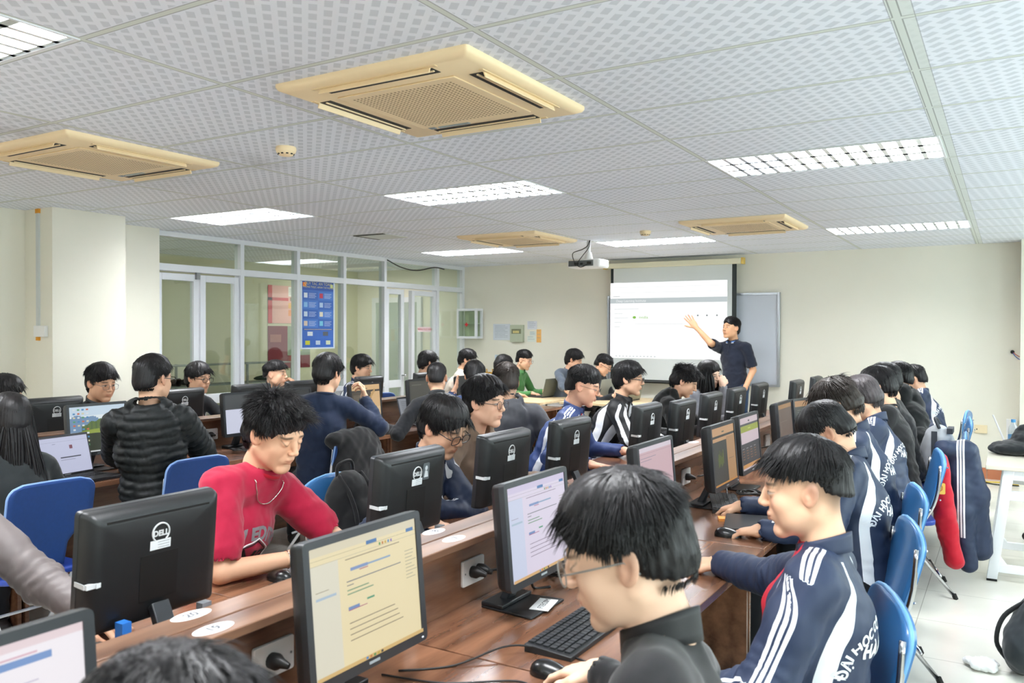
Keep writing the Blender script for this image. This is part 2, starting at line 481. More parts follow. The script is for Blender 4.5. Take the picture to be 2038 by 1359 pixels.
def blue(rect, txt, W, Hh):
    rect(0, 0, 1, 1, '#dfeaf5', 0); rect(.045, .02, .955, .975, '#3c6fc4', 1)
    rect(.045, .85, .955, .975, '#2454ae', 2)
    rect(.06, .9, .16, .96, '#f08a2c', 3); rect(.86, .9, .94, .95, '#d9e6a0', 3)
    txt('QUY TẮC AN TOÀN', .5, .945, .05, '#e9dfa0'); txt('PHÒNG THỰC HÀNH THÍ NGHIỆM', .52, .895, .034, '#e9dfa0')
    for r in range(4):
        z = .84-.135*r
        for c in range(2):
            u = .06+.45*c
            rect(u, z-.125, u+.43, z-.008, '#4a7fd0' if (r+c) % 2 else '#3566bd', 2)
            rect(u+.03, z-.1, u+.13, z-.03, ['#e7eef5', '#c8405a', '#8fc4ea', '#bcd4ee', '#d6e4f2', '#f0e6d0', '#e8d4c0', '#7ed0e6'][r*2+c], 3)
            for q in range(4): rect(u+.17, z-.04-.02*q, u+.38-.03*(q % 2), z-.034-.02*q, '#d3e1f3', 3)
    rect(.06, .27, .94, .3, '#2f5fb4', 2); rect(.1, .28, .9, .287, '#e7c58e', 3)
    for c in range(2):
        u = .07+.45*c; rect(u, .16, u+.42, .265, '#3c6cc2', 2); rect(u+.12, .19, u+.27, .25, '#e8eef2' if c == 0 else '#5a5f66', 3)
    for c in range(3):
        u = .06+.3*c; rect(u, .03, u+.28, .15, '#3566bd', 2); rect(u+.07, .06, u+.2, .12, ('#d2cf3c', '#c9d6e4', '#dfe7c4')[c], 3)
poster('safety_poster', 'blue laboratory safety rules poster with orange and green badges on the glass partition', XG+.006, 7.12, 7.70, 1.39, 2.22, blue)
def pink(rect, txt, W, Hh):
    rect(0, 0, 1, 1, '#e8b0a8', 0); rect(0, 0, .1, 1, '#cf4a4e', 1); rect(0, .6, .5, .68, '#cf4a4e', 1)
    rect(.5, .72, .98, .98, '#f2efe9', 1); rect(.5, .4, .98, .55, '#f0b878', 1); rect(.5, .2, .98, .36, '#ef9d6a', 1)
    for q in range(5): rect(.53, .78+.035*q, .93, .79+.035*q, '#8a9aa8', 2)
    for q in range(3): rect(.54+.14*q, .6, .64+.14*q, .7, '#9c8a7a', 2)
poster('pink_poster', 'pink and red notice poster on the corridor wall, above the dark red picture', -9.295, 8.55, 9.35, 1.72, 2.28, pink)
def redp(rect, txt, W, Hh):
    rect(0, 0, 1, 1, '#7c2836', 0); rect(.45, .3, 1, 1, '#93a08e', 1); rect(.55, .4, .8, .7, '#b7bf8a', 2)
    rect(.05, .62, .3, .8, '#a3645a', 1)
poster('red_picture', 'dark red picture on the corridor wall, below the pink notice', -9.295, 8.55, 9.4, 1.05, 1.68, redp)
def smallsign(rect, txt, W, Hh):
    rect(0, 0, 1, 1, '#f6dfe2', 0); txt('PHÒNG THỰC HÀNH', .5, .5, .035, '#d2485a')
poster('door_sign', 'small white sign with red lettering on the far glass door', XG+.034, 9.36, 9.66, 1.6, 1.67, smallsign, 'sign')
# front wall fittings
def wallsheet(name, label, x0, x1, z0, z1, c, lines, cat='paper', y=YF, seal=None):
    t = thing(name, label, cat, ((x0+x1)/2, y, z0)); W, Hh = x1-x0, z1-z0
    mb = MB().box(-W/2, -.003, 0, W/2, 0, Hh); mb.cur = 1
    for k in range(lines):
        z = Hh*(.9-.8*k/max(1, lines)); mb.box(-W*.4, -.0036, z-.004, W*(.35 if k % 3 else .2), -.003, z)
    mb.build('sheet', [M('sheet_'+c, c, .6), M('print_'+'#8a94a0', '#8a94a0', .6)], t)
wallsheet('paper_notice', 'large pale blue notice sheet left of the fuse box on the front wall', -6.63, -6.33, 1.48, 1.72, '#d5dbe2', 9)
wallsheet('paper_notice', 'small lilac notice right of the fuse box, topmost of the small ones', -6.04, -5.88, 1.64, 1.76, '#dcdde2', 4)
wallsheet('paper_notice', 'tiny pale notice just under the lilac one by the fuse box', -6.0, -5.9, 1.545, 1.61, '#d8e0da', 2)
wallsheet('paper_notice', 'small green-white notice lowest of those right of the fuse box', -6.04, -5.9, 1.46, 1.54, '#dfe6dc', 2)
wallsheet('paper_notice', 'narrow orange sticker strip on the front wall right of the notices', -5.885, -5.81, 1.45, 1.64, '#f0b867', 3)
wallsheet('paper_notice', 'pale label sheet on the front wall above the coat hooks', -6.6, -6.42, 1.19, 1.26, '#cfdbe6', 2)
fb = thing('fuse_box', 'grey-green electrical fuse box on the front wall between the paper notices', 'fuse box', (-6.2, YF, 1.455))
MB().box(-.11, -.05, 0, .11, 0, .25).build('case', M('fuse_grey', '#b4bba4', .5), fb, bevel=.004)
MB().box(-.08, -.054, .12, .08, -.048, .19).build('window', M('fuse_window', '#7d8066', .3), fb)
mb = MB()
for k in range(4): mb.box(-.05+.026*k, -.06, .13, -.032+.026*k, -.05, .165)
mb.build('breakers', M('breaker_yellow', '#e0cf8a', .5), fb)
# first-aid cabinet
ca = thing('first_aid_cabinet', 'white aluminium and glass first-aid cabinet with a red cross on the front wall corner', 'cabinet', (-6.98, 10.42, 1.5))
mb = MB(); w, d, h = .36, .16, .44
def frame_box(mb, x0, x1, y0, y1, z0, z1, t):
    for x in (x0, x1-t):
        for y in (y0, y1-t): mb.box(x, y, z0, x+t, y+t, z1)
    for z in (z0, z1-t):
        for y in (y0, y1-t): mb.box(x0+t, y, z, x1-t, y+t, z+t)
        for x in (x0, x1-t): mb.box(x, y0+t, z, x+t, y1-t, z+t)
frame_box(mb, -.18, .18, -.12, .06, 0, .45, .035)
mb.build('frame', ALU, ca, bevel=.003)
MB().box(-.15, -.1, .22, .15, .05, .228).build('shelf', M('pale_shelf', '#b9c6b4', .3), ca)
dr = MB().box(-.146, -.117, .036, .146, -.112, .414).build('door', GLASS, ca)
MB().box(-.03, -.122, .2, .03, -.119, .22).box(-.01, -.1221, .18, .01, -.1189, .24).build('cross', M('cross_red', '#d02030', .5), dr)
MB().box(.146, -.085, .036, .149, .03, .414).box(-.149, -.085, .036, -.146, .03, .414).build('side_pane', GLASS, ca)
MB().box(-.146, .05, .036, .146, .055, .414).build('back_panel', M('cab_back', '#c4cdb2', .6), ca)
# coat hooks
hk = thing('hook_rail', 'brass coat hook rail low on the front wall behind the far students', 'hooks', (-6.65, YF, .97))
mb = MB().box(-.2, -.02, 0, .2, 0, .03)
for k in range(4): mb.tube([(-.15+.1*k, -.02, .02), (-.15+.1*k, -.06, .02), (-.15+.1*k, -.07, .08)], .008, 6)
mb.build('rail', M('brass', '#d9a94a', .35, .6), hk)
# whiteboard
wb = thing('whiteboard', 'wide whiteboard with aluminium frame behind the projector screen', 'whiteboard', (-3.59, YF, .93))
MB().box(-1.13, -.03, .02, 1.13, -.005, 1.14).build('board', M('whiteboard_gloss', '#ccd2dc', .12), wb)
mb = MB()
mb.box(-1.16, -.045, 0, -1.13, 0, 1.17); mb.box(1.13, -.045, 0, 1.16, 0, 1.17); mb.box(-1.13, -.045, 1.14, 1.13, 0, 1.17); mb.box(-1.13, -.06, 0, 1.13, 0, .03)
mb.build('frame', M('alu_frame', '#b9bfc4', .3, .7), wb, bevel=.003)
# projector screen
ps = thing('projector_screen', 'pull-down projector screen with black edges, with the slide put on as a glowing layer', 'screen', (-3.785, 10.33, .93))
mb = MB().box(-.855, 0, 0, .855, .004, 1.55); mb.build('fabric', M('screen_cloth', '#d8dedd', .8), ps)
mb = MB().box(-.855, -.001, 0, -.815, .005, 1.55).box(.80, -.001, 0, .855, .005, 1.55).box(-.815, -.0012, 0, .80, .0052, .045)
mb.build('black_border', M('border_black', '#16201e', .6), ps)
MB().box(-.92, -.05, 1.53, .92, .06, 1.6).build('housing', M('screen_case', '#e3dfc4', .5), ps, bevel=.008)
for x in (-.95, .92): MB().box(x, -.045, 1.525, x+.03, .05, 1.605).build('end_cap', M('amber_cap', '#d9b85c', .5), ps)
MB().tube([(-.85, -.003, .02), (.85, -.003, .02)], .013, 8).build('bottom_bar', M('bar_black', '#1d2222', .4), ps)
mb = MB(); mats = [M('slide_white', '#ffffff', emit=.76), M('slide_grey', '#c8d2d4', emit=.62), M('slide_text', '#8f9a9c', emit=.55), M('slide_green', '#8fd04a', emit=.6), M('slide_head', '#f4f6f6', emit=.74)]  # projected light is put in as a glowing layer on the cloth
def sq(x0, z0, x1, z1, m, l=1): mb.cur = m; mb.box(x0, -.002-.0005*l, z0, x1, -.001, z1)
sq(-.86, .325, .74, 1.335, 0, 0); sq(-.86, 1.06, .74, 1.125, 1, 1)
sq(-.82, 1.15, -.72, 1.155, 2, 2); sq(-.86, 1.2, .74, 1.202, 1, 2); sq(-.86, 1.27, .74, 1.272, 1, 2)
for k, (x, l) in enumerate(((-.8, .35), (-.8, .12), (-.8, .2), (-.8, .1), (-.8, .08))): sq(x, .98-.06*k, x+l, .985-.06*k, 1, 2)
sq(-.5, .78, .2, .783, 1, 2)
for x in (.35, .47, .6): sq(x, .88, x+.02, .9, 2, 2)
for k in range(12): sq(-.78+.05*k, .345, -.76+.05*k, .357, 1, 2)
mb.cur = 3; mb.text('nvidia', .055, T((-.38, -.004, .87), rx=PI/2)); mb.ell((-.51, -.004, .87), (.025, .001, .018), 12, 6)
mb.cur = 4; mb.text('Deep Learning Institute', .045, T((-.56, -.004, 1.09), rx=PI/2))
mb.build('slide_glow_layer', mats, ps)
# projector
pj = thing('ceiling_projector', 'white projector hanging from the ceiling before the screen', 'projector', (-3.9, 8.1, 2.29))
MB().box(-.19, -.14, 0, .19, .12, .09).build('body', WHITEP, pj, bevel=.02)
MB().box(-.17, -.145, .015, .12, -.139, .075).build('rear_panel', M('port_grey', '#5b6062', .5), pj)
MB().box(.05, -.148, .03, .1, -.144, .06).box(-.1, -.148, .03, -.05, -.144, .055).box(-.03, -.148, .03, .0, -.144, .05).build('ports', DARKP, pj)
MB().tube([(0, 0, .09), (0, 0, .17)], [.05, .03], 12).tube([(0, 0, .17), (0, 0, H-2.29)], .02, 12).build('mount', WHITEP, pj, smooth=True)
mb = MB().tube(smooth_path([(.07, -.145, .04), (.0, -.2, .0), (-.08, -.18, .06), (-.14, -.1, .16), (-.05, -.06, .2), (.0, -.03, .24), (.02, -.02, .3)], 5), .005, 6)
mb.tube(smooth_path([(-.07, -.145, .04), (-.06, -.2, .02), (-.02, -.12, .12), (.02, -.04, .22), (.025, -.02, .3)], 5), .004, 6)
mb.build('cable', CABLE, pj, smooth='all')
MB().tube([(.13, .115, .05), (.13, .16, .05)], .035, 14).build('lens', DARKP, pj, smooth=True)
# smoke detectors
def smoke(loc, label):
    t = thing('smoke_detector', label, 'smoke detector', loc)
    MB().lathe([(.052, 0), (.055, -.012), (.05, -.03), (.035, -.045), (.001, -.05)], 24).build('body', CREAMP, t, smooth=True)
    mb = MB()
    for k in range(10): mb.cbox((.041, 0, -.036), (.006, .012, .011), T(rz=2*PI*k/10))
    mb.build('vents', DARKP, t)
smoke((-3.34, 3.2, H), 'cream smoke detector on the ceiling between the two near air conditioners')
smoke((-3.05, 7.6, H), 'cream smoke detector on the ceiling between the two far air conditioners')
# conduit
cd = thing('cable_conduit', 'white cable conduit down the side of the left pillar with orange ends', 'conduit', (-6.75, 3.79, 1.55))
MB().box(-.02, -.014, .06, .02, 0, 1.03).build('duct', M('conduit_grey', '#cfd3d2', .5), cd)
MB().box(-.03, -.03, 0, .13, 0, .09).build('socket_box', WHITEP, cd, bevel=.004)
MB().box(-.025, -.016, 1.0, .025, 0, 1.035).build('end_cap', M('orange_foam', '#e09a2c', .7), cd)
MB().box(-.02, -.017, -.03, .02, 0, 0).build('end_cap', M('orange_foam', '#e09a2c', .7), cd)
cb = thing('loose_cable', 'black cable drooping along the top of the glass partition above the far door', 'cable', (XG+.06, 8.7, 2.5))
MB().tube(smooth_path([(0, -.05, .06), (0, .25, -.02), (0, .6, -.04), (0, 1.0, .03), (0, 1.25, .02)], 6), .008, 6).build('cable', CABLE, cb, smooth='all')
wr = thing('wall_wires', 'black cable end with red and blue wires on the front wall far right', 'wire', (.03, YF, 1.4))
MB().ell((0, -.01, 0), (.02, .02, .02)).build('grommet', DARKP, wr, smooth=True)
MB().tube(smooth_path([(0, -.02, 0), (.03, -.04, -.05), (.09, -.05, -.09), (.2, -.05, -.1)], 5), .004, 6).build('blue_wire', M('blue_wire', '#3a5bb8', .5), wr, smooth='all')
MB().tube(smooth_path([(0, -.02, 0), (.05, -.04, -.04), (.12, -.05, -.06), (.2, -.05, -.06)], 5), .004, 6).build('red_wire', M('red_wire', '#c05040', .5), wr, smooth='all')
# open vent
vt = thing('ceiling_vent', 'small dark square ceiling vent left of the far air conditioner', 'vent', (-5.6, 6.68, H))
mb = MB()
mb.box(-.2, -.2, -.006, .2, .2, 0); mb.build('panel', M('vent_panel', '#cfd4cf', .6), vt)
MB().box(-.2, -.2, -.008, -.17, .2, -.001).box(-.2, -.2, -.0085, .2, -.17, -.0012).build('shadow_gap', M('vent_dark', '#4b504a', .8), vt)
# air conditioners
def aircon(loc, label, louv):
    t = thing('air_conditioner', label, 'air conditioner', loc, 0, 'cream ceiling cassette air conditioners')
    def ring(u, v):
        pts = rrect(.92, .92, .03, 3)
        return None
    mb = MB(); a, b_ = rrect(.93, .93, .012, 3), rrect(.88, .88, .012, 3); n = len(a)
    vs = [(p[0], p[1], 0) for p in a]+[(p[0], p[1], -.012) for p in a]+[(p[0]*.985, p[1]*.985, -.024) for p in a]+[(p[0]*.93, p[1]*.93, -.034) for p in a]
    fs = [(k*n+i, k*n+(i+1) % n, (k+1)*n+(i+1) % n, (k+1)*n+i) for k in range(3) for i in range(n)] + [tuple(3*n+i for i in range(n))]
    mb.add(vs, fs); mb.build('panel', CREAMP, t, smooth=True)
    g = MB()
    nn = 26; gw = .5
    g.box(-.29, -.29, -.040, .29, .29, -.034)
    gr = g.build('grille', CREAMP, t, bevel=.004)
    h = MB()
    for i in range(nn):
        for j in range(nn):
            x, y = -gw/2+gw*(i+.5)/nn, -gw/2+gw*(j+.5)/nn
            h.quad((x-.0045, y-.0045, -.0405), (x-.0045, y+.0045, -.0405), (x+.0045, y+.0045, -.0405), (x+.0045, y-.0045, -.0405))
    h.build('perforations', M('grille_hole', '#8b7350', .8), gr)
    for k in range(4):
        R_ = T(rz=k*PI/2)
        s = MB().box(-.27, -.405, -.0355, .27, -.345, -.030, R_)
        s.build('outlet_slot', M('slot_shade', '#33312c', .8), t)  # dark bar painted for the shade inside the unmodelled outlet recess
        MB().box(-.27, -.003, -.024, .27, .003, .0, R_ @ T((0, -.408, -.033), rx=-.35)).build('louvre_blade', CREAMP, t, bevel=.002)
        MB().box(-.262, -.380, -.040, .262, -.372, -.034, R_).build('louvre_blade', CREAMP, t)
        MB().box(-.3, -.425, -.037, .3, -.407, -.033, R_).build('edge_strip', CREAMD, t)
    MB().box(-.22, .31, -.0375, -.05, .33, -.034).build('display', M('ac_grey', '#9aa7ac', .4), t)
    MB().box(-.27, .30, -.0375, -.24, .33, -.034).build('badge', M('ac_badge', '#6d7c86', .4), t)
    return t
ac = aircon((-2.07, 2.83, H), 'largest cream cassette air conditioner, nearest on the ceiling', 1)
dup(ac, (-4.44, 2.83, H), 0, 'cream cassette air conditioner at the left edge with soot on the tiles round it')
dup(ac, (-4.43, 7.5, H), 0, 'far cream cassette air conditioner left of the projector')
dup(ac, (-2.07, 7.55, H), 0, 'far cream cassette air conditioner right of the projector')
# light fixtures
LOUV = M('louvre_white', '#f4f5fa', .22, .35)
REFL = M('reflector', '#dfe6ee', .15, .85)
TUBE = M('lamp_tube', '#ffffff', emit=22)
def fixture(i, j, label, on=True):
    t = thing('ceiling_light', label, 'ceiling light', (X0+1.2*(i+.5), Y0+.6*(j+.5), H), 0, 'recessed louvred ceiling lights')
    hb = MB()
    hb.box(-.6, -.3, .1, .6, .3, .11); hb.box(-.6, -.3, 0, -.59, .3, .1); hb.box(.59, -.3, 0, .6, .3, .1)
    hb.box(-.59, -.3, 0, .59, -.29, .1); hb.box(-.59, .29, 0, .59, .3, .1)
    hb.build('housing', M('housing_white', '#f4f6f8', .4), t)
    fr = MB().box(-.6, -.3, -.004, .6, -.285, .002).box(-.6, .285, -.004, .6, .3, .002).box(-.6, -.285, -.004, -.588, .285, .002).box(.588, -.285, -.004, .6, .285, .002)
    fr.build('frame', ALU, t)
    lv = MB()
    for k in range(1, 13):
        x = -.59+1.18*k/13
        lv.prism([(x-.012, .0), (x+.012, .0), (x+.002, .045), (x-.002, .045)], -.285, .285, Matrix(((1, 0, 0, 0), (0, 0, 1, 0), (0, 1, 0, 0), (0, 0, 0, 1))))
    lv.build('cross_louvres', LOUV, t)
    rf = MB()
    for y in (-.285, -.095, .095, .285):
        a = .018
        rf.prism([(y-a, .0), (y+a, .0), (y+.004, .05), (y-.004, .05)], -.588, .588, Matrix(((0, 0, 1, 0), (1, 0, 0, 0), (0, 1, 0, 0), (0, 0, 0, 1))))
    rf.build('reflectors', REFL, t)
    for y in (-.19, 0, .19): MB().tube([(-.56, y, .075), (.56, y, .075)], .013, 8).build('lamp_tube', TUBE, t)
    return t
LL = ['rectangular ceiling light left, second row, blown out white', 'rectangular ceiling light in the middle of the ceiling right of the smoke detector', 'large louvred ceiling light at the right with clearly visible fins',
      'far ceiling light left of the projector', 'far ceiling light between projector and screen', 'far louvred ceiling light at the right above the bare wall', 'louvred ceiling light cut by the left edge of the photo, nearest',
      'unseen louvred ceiling light added for light above the camera on the right', 'unseen louvred ceiling light added for light above the camera on the left', 'unseen louvred ceiling light added for light at the rear, left', 'unseen louvred ceiling light added for light at the rear, right']
for k, (i, j) in enumerate(LIGHTS): fixture(i, j, LL[k])
def area(name, loc, rot, sx, sy, e, col=(1, 1, 1)):
    l = bpy.data.lights.new(name, 'AREA'); l.shape = 'RECTANGLE'; l.size = sx; l.size_y = sy; l.energy = e; l.color = col
    o = bpy.data.objects.new(name, l); COL.objects.link(o); o.location = loc; o.rotation_euler = rot; return o
for (i, j) in LIGHTS:
    area('fixture_lamp', (X0+1.2*(i+.5), Y0+.6*(j+.5), H+.055), (0, 0, 0), 1.14, .54, 68, (.97, .985, 1))
for (a, b_) in WINS:
    area('window_daylight', (XR+.2, (a+b_)/2, 1.6), (0, PI/2, 0), 1.4, 2.0, 112, (.86, .93, 1))
for k, (y, lab) in enumerate(((5.4, 'added corridor ceiling lamp nearest, lighting the space behind the glass'), (9.4, 'added corridor ceiling lamp at the far end, lighting the space behind the glass'))):
    cl = thing('added_corridor_lamp', lab, 'ceiling light', (-8.3, y, H))  # lamp added to light the corridor behind the glass
    MB().box(-.6, -.15, -.05, .6, .15, 0).build('case', WHITEP, cl)
    area('added_corridor_light', (-8.3, y, H-.055), (0, 0, 0), 1.1, .26, 16, (1, .98, .93))
W = bpy.data.worlds.new('world'); S.world = W; W.use_nodes = True
W.node_tree.nodes['Background'].inputs[0].default_value = (.85, .92, 1, 1); W.node_tree.nodes['Background'].inputs[1].default_value = 1.0
S.view_settings.view_transform = 'Standard'; S.view_settings.look = 'None'; S.view_settings.gamma = 1
S.view_settings.exposure = 0.45
S.cycles.adaptive_threshold = .025; S.cycles.max_bounces = 8; S.cycles.diffuse_bounces = 5; S.cycles.glossy_bounces = 3; S.cycles.caustics_reflective = False; S.cycles.caustics_refractive = False
# ------------------------------------------------------------------ desks
ROWN = ['nearest the camera', 'second from the camera', 'third from the camera', 'fourth from the camera', 'fifth from the camera', 'sixth from the camera', 'last, nearest the front wall']
def make_desk(dp=.66):
    """one 1.5 m module, local: x=0 is the back of its rear panel, top extends towards +x"""
    t = thing('computer_desk', 'x', 'desk', (0, 0, 0), 0, 'walnut computer desks')
    MB().box(.03, .003, .722, dp, 1.497, .75).build('tabletop', WOOD, t, bevel=.002)
    MB().box(.002, .003, .02, .03, 1.497, .95).build('rear_panel', WOOD, t)
    MB().box(.002, .002, .95, .085, 1.498, .972).build('ledge', WOODX, t, bevel=.0025)
    for y in (.01, 1.47): MB().box(.03, y, 0, dp-.06, y+.02, .722).build('side_panel', WOOD, t)
    return t
desk = make_desk(); deskw = make_desk(.90); n = 0; nw = 0
def put_desk(x, y, rz, lab):
    global n
    if n == 0: desk.location = (x, y, 0); desk.rotation_euler = (0, 0, rz); desk['label'] = lab
    else: dup(desk, (x, y, 0), rz, lab)
    n += 1
for k in range(7):
    y = -1.2+1.5*k
    put_desk(-1.48, y, 0, 'walnut desk on the right side of the main row, module %s' % ROWN[k])
    lab = 'walnut desk on the left side of the main row, module %s' % ROWN[k]
    if k == 0: deskw.location = (-1.482, y+1.5, 0); deskw.rotation_euler = (0, 0, PI); deskw['label'] = lab
    else: dup(deskw, (-1.482, y+1.5, 0), PI, lab)
for k in range(6):
    y = -.6+1.5*k
    put_desk(-5.03, y, 0, 'walnut desk on the right side of the second row, module %s' % ROWN[k])
    put_desk(-5.032, y+1.5, PI, 'walnut desk on the left side of the second row, module %s' % ROWN[k])

# ------------------------------------------------------------------ monitors
SILV = M('logo_silver', '#d4d7d9', .4); STICK = M('sticker_white', '#dfe3e6', .6)
def make_monitor_base(label='x'):
    """front (screen) faces +x, base centre at origin"""
    t = thing('monitor', label, 'monitor', (0, 0, 0), 0, 'black desktop monitors')
    W2, ZB, ZT = .197, .098, .412
    tilt = T((0, 0, 0), 0, math.radians(-4), 0)
    # shell : bezel + bulged back
    M1 = T((.05, 0, .255)) @ T(ry=math.radians(-5))
    bz = MB(); h2 = (ZT-ZB)/2
    o = rrect(2*W2, 2*h2, .012, 3); i_ = rrect(2*W2-.036, 2*h2-.04, .002, 3, 0, .003)
    P = Matrix(((0, 0, 1, 0), (1, 0, 0, 0), (0, 1, 0, 0), (0, 0, 0, 1)))
    nn = len(o)
    vs = [(p[0], p[1], .012) for p in o] + [(p[0], p[1], .012) for p in i_] + [(p[0], p[1], .008) for p in i_] + [(p[0]*1.0, p[1]*1.0, -.006) for p in o]
    fs = []
    for a, b_ in ((0, 1), (1, 2)):
        fs += [(a*nn+q, a*nn+(q+1) % nn, b_*nn+(q+1) % nn, b_*nn+q) for q in range(nn)]
    fs += [(3*nn+q, 3*nn+(q+1) % nn, (q+1) % nn, q) for q in range(nn)]
    fs += [tuple(3*nn+q for q in range(nn-1, -1, -1))]
    bz.add(vs, fs, M1 @ P); bz.build('bezel', BEZEL, t, smooth=True)
    bk = MB(); o2 = [(p[0]*.995, p[1]*.995) for p in o]
    rings = [(-.006, .995, .995, 0), (-.020, .985, .985, 0), (-.034, .955, .96, 0), (-.045, .89, .90, -.003), (-.050, .78, .80, -.005), (-.0505, .4, .5, -.01)]
    vs = []; fs = []
    for (z, sx, sy, dy) in rings: vs += [(p[0]*sx, p[1]*sy+dy, z) for p in o]
    for a in range(len(rings)-1): fs += [((a+1)*nn+q, (a+1)*nn+(q+1) % nn, a*nn+(q+1) % nn, a*nn+q) for q in range(nn)]
    fs.append(tuple((len(rings)-1)*nn+q for q in range(nn-1, -1, -1)))
    bk.add(vs, fs, M1 @ P)
    shell = bk.build('rear_shell', BLACKP, t, smooth='all')
    def on_back(y, z, x=-.0535): return M1 @ T((x, y, z), 0, 0, 0) @ Matrix(((0, 0, -1, 0), (-1, 0, 0, 0), (0, 1, 0, 0), (0, 0, 0, 1)))
    MB().box(-.15, -.003, 0, .15, .003, .001, on_back(0, .1285, -.0478)).build('vent_slot', DARKP, shell)
    lg = MB()
    a0 = math.radians(-50)
    arc = [(.022*math.cos(a0+(2*PI-math.radians(80))*k/24), .022*math.sin(a0+(2*PI-math.radians(80))*k/24)) for k in range(25)]
    lg.tube([(p[0]*1.12, p[1]*1.12, .0006) for p in arc], .0024, 6, M4=on_back(.0, .078, -.0506))
    lg.text('DELL', .0205, on_back(.0, .076, -.0518), 0, .001)
    lg.build('logo', SILV, shell)
    st = MB().box(-.03, -.012, 0, .03, .012, .0012, on_back(.0, .047, -.0508)); st.cur = 1
    for k in range(3): st.box(-.008, .006-.007*k, .0012, .026, .0075-.007*k, .0014, on_back(.0, .047, -.0508))
    st.build('sticker', [STICK, M('grey_print', '#8f959b', .6)], shell)
    MB().box(-.016, -.006, -.0008, .016, .006, .0008, M1 @ T((-.0475, W2-.04, -.02), 0, 0, 0) @ T(rz=.20) @ Matrix(((0, 0, -1, 0), (-1, 0, 0, 0), (0, 1, 0, 0), (0, 0, 0, 1)))).box(-.04, W2-.001, -.026, .0, W2+.0008, -.014, M1).box(-.047, W2-.030, -.026, -.037, W2-.002, -.014, M1).build('seal_label', STICK, shell)
    MB().box(-.055, -.075, 0, .055, .045, .0012, on_back(.0, -.02, -.0508)).build('rear_cover', DARKP, shell)
    # stand
    MB().prism([(-.075, .01), (-.045, .01), (.012, .135), (-.004, .15)], -.026, .026, Matrix(((1, 0, 0, 0), (0, 0, 1, 0), (0, 1, 0, 0), (0, 0, 0, 1)))).build('stand', M('stand_grey', '#2a2d31', .4), t, bevel=.003)
    b = MB().prism([(-.10, -.085), (.09, -.105), (.09, .105), (-.10, .085)], 0, .008)
    b.prism([(-.10, -.085), (-.02, -.09), (-.02, .09), (-.10, .085)], .008, .02)
    b.build('stand_base', M('base_plastic', '#1a1c1f', .35), t, bevel=.003)
    # power led
    MB().box(0, -.003, 0, .001, .003, .003, M1 @ T((.0125, W2-.02, -.148))).build('power_led', M('led', '#e8f4ff', emit=1.2), t)
    MB().box(0, -.018, 0, .0008, .018, .006, M1 @ T((.0123, .0, -.148))).build('front_badge', M('badge_grey', '#9aa2a8', .5), t)
    return t, M1
SCM = {}
def em(c, s=.85):
    k = (c, s)
    if k not in SCM: SCM[k] = M('lit_%s_%d' % (c, int(s*100)), c, emit=s*.69)
    return SCM[k]
def screen_mesh(name, parent, M1, w, h, rects, glossy=True):
    """rects: (u0,v0,u1,v1,colour[,strength]) in 0..1, drawn in order; lies in the local yz plane facing +x; u runs to the viewer's right"""
    mb = MB(); mats = []; ix = {}
    for k, r in enumerate(rects):
        c = r[4]; s_ = r[5] if len(r) > 5 else .85
        key = (c, s_)
        if key not in ix: ix[key] = len(mats); mats.append(em(c, s_))
        mb.cur = ix[key]
        x = .00015*k if len(r) < 7 else .0004
        y0, y1 = (r[0]-.5)*w, (r[2]-.5)*w
        mb.box(x-.0002, y0, (r[1]-.5)*h, x, y1, (r[3]-.5)*h, M1)
    return mb.build(name, mats, parent)
def textlines(u0, u1, v0, v1, n, c, s=.8, seed=1, th=.25):
    R = random.Random(seed); out = []
    for k in range(n):
        v = v1-(v1-v0)*(k+.5)/n; hh = (v1-v0)/n*th
        out.append((u0, v-hh/2, u0+(u1-u0)*R.uniform(.55, 1), v+hh/2, c, s))
    return out
def doc(bg='#f6e6b8', side='#e9e4cf', txt='#a89a80', bar='#e6dcc0', foot='#e8c27a', dark=.86):
    r = [(0, 0, 1, 1, bg, dark), (0, 0, .24, .86, side, dark), (0, .93, 1, 1, bar, dark), (0, .90, 1, .902, txt, .5), (.0, .862, 1, .864, '#b8b8b0', .6)]
    r += [(.50, .905, .60, .935, '#4a86c8', .7), (.9, .9, .975, .93, '#4a86c8', .7)]
    for k, c in enumerate(('#58a858', '#e08a3a', '#e8c040', '#4a9ad8', '#9a7ad0')): r.append((.62+.028*k, .868, .635+.028*k, .89, c, .7))
    r += [(.30, .835, .82, .842, txt, .6), (.34, .74, .5, .765, '#8aa6d8', .75), (.5, .745, .72, .76, '#9ab8d8', .75), (.42, .727, .5, .734, '#c0508a', .7)]
    r += [(.30, .66, .82, .668, '#8a8f98', .65), (.30, .63, .36, .637, '#8a8f98', .65)]
    r += textlines(.3, .6, .55, .61, 2, '#7fae88', .7, 3, .3)
    r += [(.3, .44, .4, .465, '#7a9ad0', .75), (.3, .435, .47, .441, '#c0508a', .7), (.47, .47, .54, .485, '#58b088', .7)]
    r += textlines(.3, .82, .18, .36, 4, txt, .6, 5, .16)
    r += [(.03, .6, .2, .62, '#b8cde0', .8), (.03, .66, .14, .665, txt, .7)]
    r += textlines(.86, .98, .5, .76, 9, '#b8b49c', .75, 9, .2)
    r += [(0, 0, 1, .03, foot, .8)]
    for k, c in enumerate(('#4a9ad8', '#e08a3a', '#58a858', '#e0c040', '#303030')): r.append((.42+.035*k, .005, .44+.035*k, .024, c, .7))
    return r
wall_r = [(0, 0, 1, 1, '#dfe9f0', .9), (0, .55, 1, 1, '#c3d8ea', .85), (0, .5, .6, .66, '#6f98c8', .7), (.35, .45, 1, .62, '#8da6a0', .7), (.0, .0, 1, .5, '#20241c', .3)]
